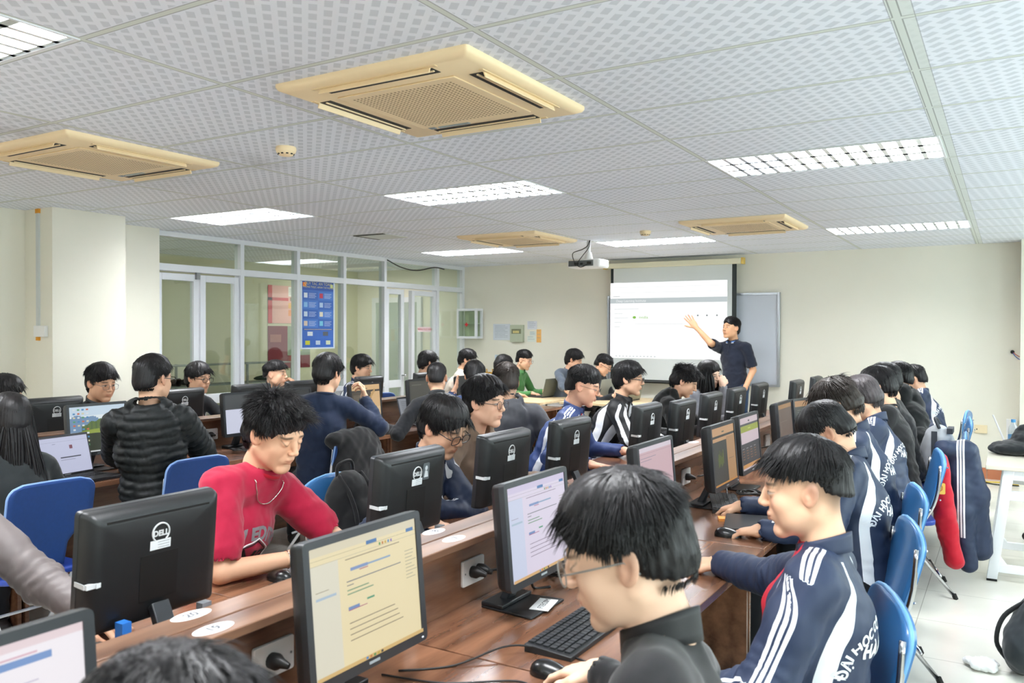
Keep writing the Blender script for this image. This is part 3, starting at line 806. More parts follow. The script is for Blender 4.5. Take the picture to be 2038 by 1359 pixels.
def wallpaper_rects():
    r = [(0, 0, 1, 1, '#e4eef2', .9), (0, .8, 1, 1, '#c9dcec', .9), (0, .0, 1, .3, '#181c18', .3)]
    for k in range(26):
        u = k/26; a = .62+.10*math.sin(u*5+.6)+.03*math.sin(u*19)
        r.append((u, .45, u+.04, a+.08, '#7c9fc4', .75))
    for k in range(30):
        u = .2+.8*k/30; a = .58+.12*math.sin(max(0, u-.2)*4.2)+.02*math.sin(u*40)
        r.append((u, .3, min(1, u+.03), a, '#6f8a3c' if k % 3 else '#5c7a44', .6))
    for k in range(30):
        u = k/30; r.append((u, .25, u+.034, .42+.08*math.sin(u*3.2), '#9fb43a', .7))
    for k in range(30):
        u = k/30; r.append((u, .0, u+.034, .34+.07*math.sin(u*3.2+.4), '#3d4a22', .35))
    for c in range(4):
        for q in range(10):
            if (c*q) % 7 != 5: r.append((.03+.075*c, .92-.085*q, .07+.075*c, .955-.085*q, ['#e8f0f4', '#4a90c8', '#e0d8b0', '#58a870', '#d8704a'][(c*3+q) % 5], .8))
    r.append((0, 0, 1, .03, '#d8dde0', .8)); return r
def nv(bg='#d8a878'):
    r = [(0, 0, 1, 1, bg, .72), (0, .82, 1, .86, '#4a463c', .4), (.44, .9, .54, .92, '#5a6a5a', .5)]
    return r
screens = {
 'doc_yellow': doc(),
 'doc_lilac': doc('#e6dcf0', '#d3daf2', '#b0a0b8', '#d8cdea', '#e8b878'),
 'doc_pink': [(0, 0, 1, 1, '#dcb8c0', .78), (0, .93, 1, 1, '#e6d8e4', .8), (.04, .84, .5, .846, '#7a8aa8', .6), (.04, .8, .36, .806, '#8a8aa8', .6), (0, .9, 1, .903, '#a890a0', .6)],
 'doc_white': [(0, 0, 1, 1, '#f6f0f6', .95), (0, .95, 1, 1, '#f0dbe0', .9), (.64, .86, .86, .9, '#7aa0dc', .8), (.4, .91, .8, .92, '#e8b8c8', .85), (.5, .76, .8, .768, '#d8d0e4', .85)],
 'game': nv() + [(0, 0, .62, .76, '#4c4a3e', .45), (.62, 0, 1, .8, '#c99a66', .65)] + [(.2+.03*k, .3+.02*(k % 4), .225+.03*k, .48+.03*((k*7) % 5), '#8a9a38' if k % 2 else '#6a7a30', .5) for k in range(8)] + [(.68, .4, .9, .408, '#7a6a50', .5), (0, 0, 1, .03, '#d8953a', .7)],
 'table': [(0, 0, 1, 1, '#d8c4cc', .8), (0, .84, 1, .88, '#5a585c', .4), (0, .72, 1, .84, '#a8b428', .7), (.42, .77, .56, .79, '#d8e070', .7), (0, .1, 1, .5, '#403c44', .35), (0, .03, 1, .1, '#e0a050', .7), (.45, .91, .53, .94, '#606468', .5)] + [(.05+.2*c, .4-.05*q, .15+.2*c, .412-.05*q, '#b8783c' if q else '#d0ccd0', .6) for c in range(4) for q in range(5)],
 'brown': [(0, 0, 1, 1, '#8a7264', .5), (0, .9, 1, 1, '#c89a68', .6), (.4, .2, .56, .27, '#d8845a', .6), (.1, .6, .6, .61, '#a89888', .5)],
 'brown2': [(0, 0, 1, 1, '#d09c66', .65), (0, .38, 1, .86, '#5c5c54', .42)] + textlines(.1, .7, .5, .8, 6, '#9a9a90', .5, 4, .2),
 'peach': [(0, 0, 1, 1, '#e8c08a', .8), (0, .78, 1, .84, '#5a544c', .45), (0, .12, .68, .78, '#6e6250', .45), (.68, .05, 1, .3, '#f0d0a0', .8), (.45, .88, .56, .9, '#5a544c', .5)] + textlines(.06, .35, .5, .7, 5, '#c8b8a0', .6, 6, .2) + [(.45+.04*k, .35+.05*k, .5+.04*k, .42+.055*k, '#d8b070', .7) for k in range(9)] + [(.2, .45, .27, .5, '#7ab83a', .6)],
 'dark': [(0, 0, 1, 1, '#66665c', .42), (.1, .85, .5, .87, '#9a9a8c', .5), (.4, .4, .62, .41, '#a89878', .5)],
 'off': [(0, 0, 1, 1, '#3c4246', .16)],
 'wall': wallpaper_rects(),
 'grey_page': [(0, 0, 1, 1, '#d8dcf0', .85), (0, .62, 1, 1, '#5e6468', .35), (.7, .2, .76, .3, '#7a7f98', .7)],
}
base_mon, MON1 = make_monitor_base()
SW, SH = .358, .274
first_mon = True
def monitor(x, y, face, label, scr=None, z=.75, group=None):
    """face: 'r' = screen towards +x, 'l' = towards -x, or angle"""
    global first_mon
    rz = {'r': 0, 'l': PI}.get(face, face) if isinstance(face, str) else face
    if first_mon: o = base_mon; o.location = (x, y, z); o.rotation_euler = (0, 0, rz); o['label'] = label; first_mon = False
    else: o = None
    if o is None: o = copy_tree(bare_mon); o.location = (x, y, z); o.rotation_euler = (0, 0, rz); o['label'] = label
    screen_mesh('screen', o, MON1 @ T((.0085, 0, .003)), SW, SH, screens[scr or 'off'])
    return o
bare_mon = copy_tree(base_mon); bare_mon['label'] = 'template'
MONS = [
 # right side of main row, screens seen
 (-1.29, 1.43, 'r', 'monitor nearest the camera showing a yellow-tinted document', 'doc_yellow'),
 (-1.29, 2.22, 'r', 'monitor with a lilac document beside the foreground student in glasses', 'doc_lilac'),
 (-1.28, 3.19, 'r', 'monitor with a plain pink page, third along the main row', 'doc_pink'),
 (-1.24, 3.98, 'r', 'monitor showing a dark green picture on an orange page, narrow to view', 'game'),
 (-1.26, 4.52, 'r', 'monitor showing a green banner above a dark table', 'table'),
 (-1.28, 5.45, 'r', 'monitor with a brown page, seen almost edge-on in front of the bent-over heads', 'brown'),
 (-1.22, 5.85, -.25, 'monitor with an orange and grey page, turned towards the camera', 'brown2'),
 (-1.29, .585, 'r', 'monitor cut off by the bottom left corner of the photo, near-white page', 'doc_white'),
 (-1.29, 9.05, -.5, 'dark monitor against the front wall at the far end of the main row', 'off'),
 # left side of main row, backs seen
 (-1.89, 1.37, 'l', 'largest black monitor back, nearest on the left of the main row', 'doc_white'),
 (-1.87, 2.43, 'l', 'monitor back with a clear photo sticker beside the round logo', 'doc_white'),
 (-1.88, 3.12, 'l', 'black monitor back in front of the brown hoodie student', 'off'),
 (-1.88, 3.76, 'l', 'black monitor back in front of the blue and white jacket sleeve', 'doc_white'),
 (-1.88, 4.80, 'l', 'black monitor back in front of the student in the black and white jacket', 'doc_white'),
 (-1.80, 5.22, 'l', 'black monitor back in front of the student in the black hoodie', 'doc_white'),
 (-1.84, 5.95, 'l', 'black monitor back in front of the girl resting her cheek on her hand', 'off'),
 (-1.84, 6.6, 'l', 'black monitor back in front of the teacher in the polo shirt', 'off'),
 (-1.84, 7.33, 'l', 'black monitor back standing alone before the whiteboard corner', 'off'),
 (-1.66, 7.95, 'l', 'small distant monitor back left of the brown-haired bent head', 'off'),
 (-1.64, 8.75, 'l', 'small distant monitor back farthest along the main row', 'off'),
 # second row, right side
 (-4.80, 3.02, 'r', 'monitor with a green hill landscape desktop behind the laptop', 'wall'),
 (-4.80, 4.15, 'r', 'monitor showing a pale page, partly hidden by the red shirt student', 'grey_page'),
 (-4.80, 4.62, 'r', 'switched-off monitor left of the student in the navy sweater', 'off'),
 (-4.76, 5.42, 'r', 'monitor with an orange page beside the navy sweater student', 'peach'),
 (-4.76, 6.2, 'r', 'monitor with a dark grey page behind the close-cropped student', 'dark'),
 (-4.74, 6.95, 'r', 'dark monitor beside the student holding his head', 'off'),
 # second row, left side (backs)
 (-5.36, 3.12, 'l', 'monitor back at the far left, left of the landscape desktop', 'off'),
 (-5.38, 4.12, 'l', 'monitor back between the puffer jacket student and the student in the cream top', 'off'),
 (-5.38, 4.80, 'l', 'monitor back below the glass door, left of the cheek-resting boy', 'off'),
 (-5.38, 5.38, 'l', 'monitor back right of the boy resting his cheek on his hand', 'off'),
 (-5.38, 6.28, 'l', 'monitor back in front of the boy in the blue jacket by the partition', 'off'),
 (-5.38, 7.2, 'l', 'small monitor back behind the close-cropped student', 'off'),
]
mons = [monitor(*m_) for m_ in MONS]
for c in list(bare_mon.children_recursive)+[bare_mon]: bpy.data.objects.remove(c)
ph = MB().box(-.018, -.03, 0, .018, .03, .0012)
def back_sticker(mon):
    M1 = MON1 @ T((-.0508, -.052, .08)) @ Matrix(((0, 0, -1, 0), (-1, 0, 0, 0), (0, 1, 0, 0), (0, 0, 0, 1)))
    mb = MB(); mb.prism(rrect(.038, .062, .004), 0, .001, M1); mb.cur = 1
    mb.prism([(-.012, -.022), (.014, -.022), (.008, 0), (-.006, .004)], .001, .0014, M1); mb.ell((0, .012, .0012), (.008, .009, .0005), 12, 6, M1)
    mb.build('photo_sticker', [M('clear_sticker', '#5d6468', .3), M('sticker_figure', '#c9ced2', .6)], mon)
back_sticker(mons[10])
BLUEP = M('blue_port', '#2f78d0', .5)
for k in (9, 10):
    MB().box(-.03, .1, .092, .0, .125, .13).build('blue_connector', BLUEP, mons[k])
    MB().box(-.03, -.14, .085, -.005, -.11, .115).build('grey_connector', GREYPL, mons[k])

# ------------------------------------------------------------------ keyboards, mice, laptops
def make_keyboard():
    t = thing('keyboard', 'x', 'keyboard', (0, 0, 0), 0, 'black keyboards')
    MB().prism([(-.07, 0), (.07, 0), (.07, .012), (-.07, .022)], -.22, .22, Matrix(((1, 0, 0, 0), (0, 0, 1, 0), (0, 1, 0, 0), (0, 0, 0, 1)))).build('case', BLACKP, t, bevel=.002)
    k = MB()
    for r in range(6):
        x = -.058+.0215*r; z = .021-.0095*((x+.07)/.14)
        n_ = 21 if r < 5 else 12; wk = .41/n_
        for c in range(n_):
            if n_ == 21 and c in (15, 19) and r in (2, 3): pass
            y = -.205+wk*(c+.5); k.box(x-.008, y-wk*.42, z-.002, x+.008, y+wk*.42, z+.005)
    k.build('keys', M('key_plastic', '#232629', .45), t)
    return t
kb0 = make_keyboard(); kbn = 0
def keyboard(x, y, rz, label, z=.75):
    global kbn
    kbn += 1
    if kbn == 1: kb0.location = (x, y, z); kb0.rotation_euler = (0, 0, rz); kb0['label'] = label; return kb0
    return dup(kb0, (x, y, z), rz, label)
def make_mouse():
    t = thing('computer_mouse', 'x', 'mouse', (0, 0, 0), 0, 'black computer mice')
    def fn(u, v):
        a = u*2*PI; e = math.sin(v*PI/2)
        return (.056*math.cos(a)*e*1.0, (.030-.004*math.cos(a))*math.sin(a)*e, .036*math.cos(v*PI/2)**.8*(1-.25*math.cos(a)*e)+.001)
    MB().surf(fn, 24, 8, closeu=True).build('body', M('mouse_gloss', '#17181a', .25), t, smooth='all')
    MB().tube([(-.022, 0, .030), (-.038, 0, .026)], .0045, 8).build('wheel', RUBBER, t)
    return t
ms0 = make_mouse(); msn = 0
def mouse(x, y, rz, label, z=.75):
    global msn
    msn += 1
    if msn == 1: ms0.location = (x, y, z); ms0.rotation_euler = (0, 0, rz); ms0['label'] = label; return ms0
    return dup(ms0, (x, y, z), rz, label)
keyboard(-1.03, 2.12, 0, 'black keyboard behind the foreground student in glasses')
keyboard(-1.02, 1.0, .1, 'keyboard at the bottom edge below the yellow document monitor')
keyboard(-1.2, 4.05, .35, 'black keyboard under the hand below the dark picture monitor')
keyboard(-1.12, 4.85, .2, 'black keyboard in front of the green banner monitor')
keyboard(-2.03, 1.12, PI, 'keyboard behind the largest monitor back on the left')
keyboard(-2.03, 2.02, PI+.1, 'keyboard under the red shirt student\'s hands')
keyboard(-2.02, 2.9, PI-.1, 'keyboard in front of the student in black square glasses')
keyboard(-2.05, 6.9, PI, 'keyboard in front of the black hoodie student')
keyboard(-4.5, 4.25, 0, 'keyboard beside the pale-page monitor on the second row')
mouse(-2.13, 2.03-.02, PI, 'black mouse beside the red shirt student\'s wrist')
mouse(-.965, 1.80, .1, 'black mouse under the foreground hand')
mouse(-1.0, 3.42, .1, 'black mouse under the hand of the student in the nearest tracksuit jacket')
mouse(-2.03, 2.75, PI, 'mouse between two monitor backs in front of the brown hoodie student')
mouse(-2.1, 4.02, PI, 'black mouse left of the blue sleeve')
mouse(-4.55, 7.9, .5, 'black mouse near the far end of the second row')
def laptop(loc, rz, label, scr, lid='#7d7f74', w=.35, d=.24, open_=105, group=None):
    """local: user sits at -y side, lid hinge at +y"""
    t = thing('laptop', label, 'laptop', loc, rz, group)
    MB().box(-w/2, -d/2, 0, w/2, d/2, .018).build('base', M('laptop_base_'+lid, '#2a2b2f', .4), t, bevel=.003)
    k = MB()
    for r in range(5):
        for c in range(14): k.box(-w*.43+c*w*.0615, d*.32-r*.021-.008, .018, -w*.43+(c+.85)*w*.0615, d*.32-r*.021+.008, .0205)
    k.build('keys', DARKP, t)
    ML = T((0, d/2, .016)) @ T(rx=math.radians(open_-90))
    # lid stands in local xz plane leaning back (towards +y)
    MLr = Matrix.Translation((0, d/2, .016)) @ Euler((-math.radians(open_-90), 0, 0)).to_matrix().to_4x4()
    MB().box(-w/2, -.004, 0, w/2, .004, d, MLr).build('lid', M('lid_'+lid, lid, .35, .3), t, bevel=.003)
    S1 = MLr @ T((0, -.0045, d/2)) @ T(rz=-PI/2)
    screen_mesh('screen', t, S1, w*.94, d*.88, scr)
    MB().box(-.02, -.0048, .004, .02, -.0042, .010, MLr).build('brand_mark', GREYPL, t)
    return t
err = [(0, 0, 1, 1, '#c9cde8', .85), (0, .88, 1, .885, '#a0a4c0', .7), (.3, .82, .36, .83, '#7a7a90', .6), (.62, .66, .68, .76, '#8a4a5a', .7), (.42, .42, .82, .45, '#3c3e50', .6), (.42, .36, .7, .37, '#8a8ca0', .7)]
laptop((-4.52, 2.78, .75), PI/2+.12, 'open laptop with a white error page in front of the landscape desktop monitor', err, '#3a3b40')
laptop((-4.6, 6.1, .75), PI/2, 'small laptop with a grey page beside the close-cropped student', [(0, 0, 1, 1, '#aeb4bc', .6)] + textlines(.1, .9, .2, .9, 9, '#8a8f98', .5, 2, .3), '#4a4b50')
laptop((-5.27, 9.55, .75), -PI/2-.1, 'grey-green laptop back in front of the student in the green jacket', [(0, 0, 1, 1, '#e8ecf0', .8)], '#77786a')
laptop((-4.62, 9.85, .75), -PI/2-.1, 'pale laptop back in front of the student in the denim shirt', [(0, 0, 1, 1, '#e8ecf0', .8)], '#aeb0a6')
laptop((-4.12, 9.62, .75), -PI/2-.05, 'grey laptop back in front of the bowed student in black at the front', [(0, 0, 1, 1, '#e8ecf0', .8)], '#8a8b7c')
laptop((-1.95, 1.88, .75), PI/2, 'open laptop beyond the monitor with the photo sticker', [(0, 0, 1, 1, '#303438', .2)], '#55585c') if False else None
# ------------------------------------------------------------------ sockets, tags, cables
def socket(y, label, plugs=1, x=-1.45, rz=0, z=.848, tag_=False):
    t = thing('power_socket', label, 'socket', (x, y, z), rz, 'white power sockets on the desk panels')
    MB().prism(rrect(.12, .08, .006), 0, .010, Matrix(((0, 0, 1, 0), (1, 0, 0, 0), (0, 1, 0, 0), (0, 0, 0, 1)))).build('plate', WHITEP, t, bevel=.002)
    for k in range(plugs):
        p = MB().tube([(.010, -.01+.035*k, 0), (.028, -.01+.035*k, 0), (.042, -.01+.035*k, 0), (.06, -.005+.035*k, -.005)], [.018, .019, .012, .007], 14)
        p.build('plug', M('plug_black', '#151515', .5), t, smooth=True)
    mb = MB()
    for yy in (-.048, .05): mb.ell((.0105, yy, 0), (.002, .003, .003), 8, 4)
    mb.build('screw', STEEL, t)
    return t
socket(1.345, 'power socket with one black plug at the lower left of the yellow document monitor', 1)
socket(2.17, 'power socket with two black plugs between the yellow and lilac monitors', 2)
socket(4.18, 'power socket with a sideways black plug left of the dark picture monitor', 1)
socket(5.42, 'power socket right of the green banner monitor', 2)
socket(2.72, 'power socket with white charger behind the lilac monitor', 0)
socket(5.88, 'plain white power socket left of the edge-on brown monitor', 0)
socket(5.82, 'power socket with a plug right of the orange-page monitor on the second row', 1, -5.0)
socket(4.05, 'power socket above the cables on the second row by the pale-page monitor', 1, -5.0)
ch = thing('phone_charger', 'white phone charger with its cable plugged in behind the lilac monitor', 'charger', (-1.44, 2.70, .85))
MB().box(.012, -.025, -.03, .05, .025, .02).build('body', WHITEP, ch, bevel=.005)
MB().tube(smooth_path([(.05, 0, -.01), (.09, .01, -.005), (.12, -.01, -.05), (.11, -.04, -.094), (.16, -.08, -.096)], 5), .003, 6).build('cord', WHITEP, ch, smooth='all')
MB().prism(rrect(.05, .04, .002), 0, .0008, Matrix(((0, 0, 1, 0), (1, 0, 0, 0), (0, 1, 0, 0), (0, 0, 0, 1)))).build('seat_number_sticker', PAPER, loc=(-1.4495, 1.86, .83))
tag(bpy.data.objects['seat_number_sticker'], 'small square number sticker on the desk panel right of the yellow document monitor', 'sticker')
def oval(x, y, num, label):
    t = thing('seat_tag', label, 'seat tag', (x, y, .9722), 0, 'white oval seat tags')
    MB().surf(lambda u, v: (.026*v*math.cos(2*PI*u), .05*v*math.sin(2*PI*u), .0006), 28, 1, closeu=True).build('disc', PAPER, t)
    MB().text(num, .034, T((0, 0, .0012), 0, 0, PI/2), 0, .0012).build('number', M('tag_ink', '#6a6c72', .6), t)
for (x, y, nu, la) in ((-1.545, 1.2, '20', 'white oval tag nearest the camera, on the left ledge below the largest monitor back'), (-1.435, 1.17, '19', 'white oval tag nearest the camera, on the right ledge'),
                       (-1.545, 2.1, '18', 'white oval tag on the left ledge below the sticker monitor'), (-1.44, 2.06, '17', 'white oval tag on the right ledge above the double plugs'),
                       (-1.545, 2.92, '16', 'white oval tag third along, left ledge, near the desk joint'), (-1.44, 2.84, '15', 'white oval tag third along, right ledge'),
                       (-1.545, 4.6, '14', 'white oval tag by the black hoodie monitor on the ledge')): oval(x, y, nu, la)
def cable(pts, label, r=.0035, m=CABLE, name='cable'):
    P = smooth_path(pts, 6); c = P[0].copy()
    o = MB().tube([p-c for p in P], r, 6).build(name, m, smooth='all'); o.location = c
    return tag(o, label, 'cable')
zc = .7545
cable([(-1.3, 1.62, zc), (-1.2, 1.72, zc), (-1.12, 1.86, .775), (-1.02, 1.93, zc), (-.9, 1.9, zc), (-.83, 1.78, zc)], 'thin black cable arching over the desk right of the yellow document monitor', .0028)
cable([(-1.32, 1.58, zc), (-1.16, 1.62, zc), (-1.02, 1.72, zc), (-.95, 1.7, zc)], 'thin black cable lying lower across the desk by the foreground hand', .0028)
cable([(-1.4, 2.19, .85), (-1.36, 2.25, .845), (-1.33, 2.33, .8), (-1.34, 2.38, zc), (-1.3, 2.42, zc)], 'black power cord from the double socket to the lilac monitor', .0045)
def coil(cx, cy, r, n_, label, z=.756):
    R = random.Random(int(cx*100+cy*37)); pts = []
    for k in range(n_*10):
        a = 2*PI*k/10; rr = r*(1+.3*math.sin(k*.7))
        pts.append((cx+rr*math.cos(a)+R.uniform(-.006, .006), cy+1.3*rr*math.sin(a), z+.004*(k % 10)/3+R.uniform(0, .012)))
    return cable(pts, label, .0038, CABLE, 'coiled_cable')
coil(-1.33, 2.58, .055, 6, 'bundle of coiled black cables at the foot of the lilac monitor')
coil(-1.16, 4.33, .05, 5, 'bundle of coiled black cables between the dark picture and green banner monitors')
coil(-4.62, 3.3, .05, 5, 'tangle of black cables beside the laptop on the second row', .757)
coil(-4.7, 2.55, .045, 3, 'tangle of black cables left of the laptop on the second row', .757)
coil(-4.62, 4.0, .04, 4, 'tangle of cables behind the puffer jacket student', .757)
coil(-1.2, 5.25, .035, 3, 'small coil of cables under the edge-on brown monitor')
cable([(-1.42, 2.74, .83), (-1.36, 2.80, .80), (-1.33, 2.84, zc), (-1.25, 2.78, zc), (-1.2, 2.65, zc)], 'black cord drooping from the panel near the white charger', .004)
cable([(-1.39, 4.2, .85), (-1.3, 4.28, .86), (-1.24, 4.2, .82), (-1.2, 4.1, zc)], 'black cord from the sideways plug', .004)
cable([(-1.39, 5.44, .85), (-1.3, 5.52, .86), (-1.24, 5.6, .8), (-1.2, 5.6, zc)], 'black cords from the socket by the green banner monitor', .0045)
cable([(-4.94, 5.82, .84), (-4.9, 5.86, .80), (-4.84, 5.84, .76), (-4.7, 5.7, .755)], 'grey cord hanging from the socket on the second row', .004, GREYPL)
cable([(-1.9, 3.35, zc), (-1.8, 3.42, .76), (-1.75, 3.55, zc), (-1.7, 3.7, zc)], 'thin cable at the desk joint left of the main ledge', .003)
# name card on the base of the lilac monitor, phone, small clutter
o = MB().box(-.03, -.06, 0, .03, .05, .0015).text('FTEC0M', .026, T((0, 0, .0022), 0, 0, PI/2)).build('name_card', [PAPER], None, loc=(-1.225, 2.24, .7595))
o.rotation_euler = (0, 0, .2); tag(o, 'folded white paper card with black letters on the foot of the lilac monitor', 'card')
o.data.materials.append(INK); o.data.polygons.foreach_set('material_index', [0]*6+[1]*(len(o.data.polygons)-6))
p = thing('smartphone', 'black smartphone lying on the desk in front of the student in square glasses', 'phone', (-2.25, 3.23, .75), .25)
MB().box(-.037, -.078, 0, .037, .078, .008).build('body', M('phone_black', '#0c0e14', .15), p, bevel=.003)
MB().box(-.034, -.073, .008, .034, .073, .0084).build('display', M('phone_glass', '#1a2740', .08), p)
p = thing('paper_box', 'small white and orange packet on the desk beside the keyboard under the hand', 'packet', (-1.08, 3.72, .75), .4)
MB().box(-.05, -.03, 0, .05, .03, .012).build('packet', M('packet_orange', '#e89a4a', .6), p)
MB().box(-.02, -.05, .0125, .04, -.01, .016).build('paper', PAPER, p)
p = thing('white_gadget', 'small black and white gadget beside the mouse of the nearest tracksuit student', 'gadget', (-1.16, 3.36, .75), .5)
MB().box(-.03, -.09, 0, .03, .09, .012).build('case', DARKP, p, bevel=.003); MB().box(-.028, .05, .012, .0, .075, .03).build('cap', WHITEP, p)
# ------------------------------------------------------------------ pale tables
def trestle(loc, sx, sy, label, rz=0):
    t = thing('pale_table', label, 'table', loc, rz)
    MB().box(-sx/2, -sy/2, .722, sx/2, sy/2, .75).build('tabletop', MAPLE, t, bevel=.003)
    WF = M('white_frame', '#eceef2', .4)
    for s_ in (-1, 1):
        x = s_*(sx/2-.06); f = MB()
        for e in (-1, 1):
            f.prism([(e*(sy/2-.08), .0), (e*(sy/2-.16), .0), (e*(sy/2-.24), .722), (e*(sy/2-.10), .722)][::e], x-.03, x+.03, Matrix(((0, 0, 1, 0), (1, 0, 0, 0), (0, 1, 0, 0), (0, 0, 0, 1))))
        f.box(x-.03, -sy/2+.1, .0, x+.03, sy/2-.1, .06); f.box(x-.03, -sy/2+.2, .5, x+.03, sy/2-.2, .58); f.box(x-.03, -sy/2+.18, .66, x+.03, sy/2-.18, .722)
        f.build('leg_frame', WF, t, bevel=.004)
        for e in (-1, 1): MB().cbox((x, e*(sy/2-.12), -.0), (.05, .05, .02)).build('rubber_foot', RUBBER, t, loc=(0, 0, .01))
    return t
t = thing('pale_table', 'white-framed pale wood table at the right edge with bag and bottles on it', 'table', (.62, 6.56, 0))
MB().box(-.745, -.4, .722, .75, .4, .75).build('tabletop', M('pale_top', '#e9e2d0', .35, nscale=5), t, bevel=.004)
for y in (-.36, .33):
    PXZ = Matrix(((1, 0, 0, 0), (0, 0, 1, 0), (0, 1, 0, 0), (0, 0, 0, 1)))
    f = MB().prism([(-.735, .012), (-.675, .012), (-.585, .722), (-.645, .722)], y-.02, y+.02, PXZ).prism([(.675, .012), (.735, .012), (.645, .722), (.585, .722)], y-.021, y+.019, PXZ)
    f.box(-.68, y-.018, .06, .68, y+.018, .11); f.box(-.62, y-.018, .53, .62, y+.018, .59); f.box(-.6, y-.018, .66, .6, y+.018, .722)
    f.prism([(-.70, .08), (-.60, .08), (-.685, .2)], y-.017, y+.017, PXZ)
    f.build('leg_frame', M('white_frame', '#f0f2f6', .4), t, bevel=.003)
    for x in (-.705, .705): MB().box(x-.03, y-.022, 0, x+.03, y+.022, .014).build('rubber_foot', RUBBER, t)
trestle((-5.3, 9.25, 0), .95, 1.1, 'pale wood table at the front with the green-jacket student\'s laptop')
trestle((-4.25, 9.55, 0), .95, 1.1, 'pale wood table before the projector screen with a laptop')
# ------------------------------------------------------------------ chairs
def make_chair(kind):
    """sitter faces -x ; origin on floor under seat centre"""
    c = {'vinyl': '#356fa8', 'fabric': '#0a3876'}[kind]
    seatm = M('seat_vinyl', '#1e3f9a', .35) ; bm_ = M('back_'+kind, c, .3 if kind == 'vinyl' else .7, nscale=60 if kind == 'fabric' else None, namp=.12, coat=.2 if kind == 'vinyl' else 0)
    trim = M('chair_trim_'+kind, '#6fa8dc' if kind == 'vinyl' else '#7f9fd0', .4)
    t = thing('folding_chair', 'x', 'chair', (0, 0, 0), 0, 'blue folding chairs')
    s = MB().prism(rrect(.40, .40, .08, 5), .43, .462); s.build('seat', seatm, t, bevel=.01, bseg=3)
    def prof(v):  # half width by height fraction 0 bottom .. 1 top
        if kind == 'vinyl': return .155+.045*math.sin(min(1, v*1.25)*PI/2) if v < .72 else .2*math.sqrt(max(0, 1-((v-.72)/.285)**2.4))
        if v < .25: return .10+.02*v
        if v < .55: return .105+.10*((v-.25)/.3)**1.3
        return .205 if v < .86 else .205-.07*(1-math.sqrt(max(0, 1-((v-.86)/.14)**2)))
    zb, zt = (.50, .875) if kind == 'vinyl' else (.47, .89)
    def fn(side):
        def f(u, v):
            w = max(.004, prof(v)); y = (2*u-1)*w; z = zb+(zt-zb)*v
            x = .175+.085*v-.03*math.cos(y/.2*1.3)*1 + side*.013
            return (x, y, z)
        return f
    b = MB(); nu, nv = 14, 30
    A = [fn(-1)(i/nu, j/nv) for i in range(nu+1) for j in range(nv+1)]; B = [fn(1)(i/nu, j/nv) for i in range(nu+1) for j in range(nv+1)]
    N = len(A); fs = []
    for i in range(nu):
        for j in range(nv):
            a = i*(nv+1)+j; c_ = a+nv+1
            fs.append((a, a+1, c_+1, c_)); fs.append((N+a, N+c_, N+c_+1, N+a+1))
    rim = [(0, j) for j in range(nv+1)] + [(i, nv) for i in range(1, nu+1)] + [(nu, j) for j in range(nv-1, -1, -1)] + [(i, 0) for i in range(nu-1, 0, -1)]
    rim = [i*(nv+1)+j for i, j in rim]
    for k in range(len(rim)):
        a, c_ = rim[k], rim[(k+1) % len(rim)]; fs.append((a, N+a, N+c_, c_))
    b.add(A+B, fs); bo = b.build('backrest', bm_, t, smooth='all')
    pts = [Vector(A[i])+Vector((.013, 0, 0)) for i in rim if True]
    MB().tube(pts, .0075 if kind == 'vinyl' else .007, 6, closed=True).build('piping', trim, bo, smooth='all')
    if kind == 'vinyl':
        mb = MB()
        for y in (-.12, .12):
            for z in (.58, .78): mb.ell((.225+.2*(z-.58), y, z), (.006, .006, .006), 8, 4)
        mb.build('rivets', CHROME, bo)
    FR = CHROME if kind == 'vinyl' else M('white_tube', '#dfe2e6', .35)
    for y in (-.2, .2):
        MB().tube(smooth_path([(.215, y*.95, .80), (.19, y, .6), (.10, y, .43), (-.22, y, .012)], 4), .0105, 8).build('leg', FR, t, smooth='all')
        MB().tube([(-.15, y*.93, .425), (.02, y*.93, .36), (.30, y*.93, .012)], .0105, 8).build('leg', FR, t, smooth='all')
    MB().tube([(-.13, -.2, .2), (-.13, .2, .2)], .008, 8).build('stretcher', FR, t, smooth='all')
    MB().tube([(.22, -.19, .13), (.22, .19, .13)], .008, 8).build('stretcher', FR, t, smooth='all')
    for y in (-.2, .2):
        MB().tube([(-.223, y, 0), (-.215, y, .03)], .014, 8).build('rubber_foot', RUBBER, t)
        MB().tube([(.305, y*.93, 0), (.292, y*.93, .03)], .014, 8).build('rubber_foot', RUBBER, t)
    return t
cv = make_chair('vinyl'); cf = make_chair('fabric'); used = set()
def chair(kind, x, y, rz, label):
    src = cv if kind == 'v' else cf
    if kind not in used:
        used.add(kind); src.location = (x, y, 0); src.rotation_euler = (0, 0, rz); src['label'] = label; return src
    return dup(src, (x, y, 0), rz, label)
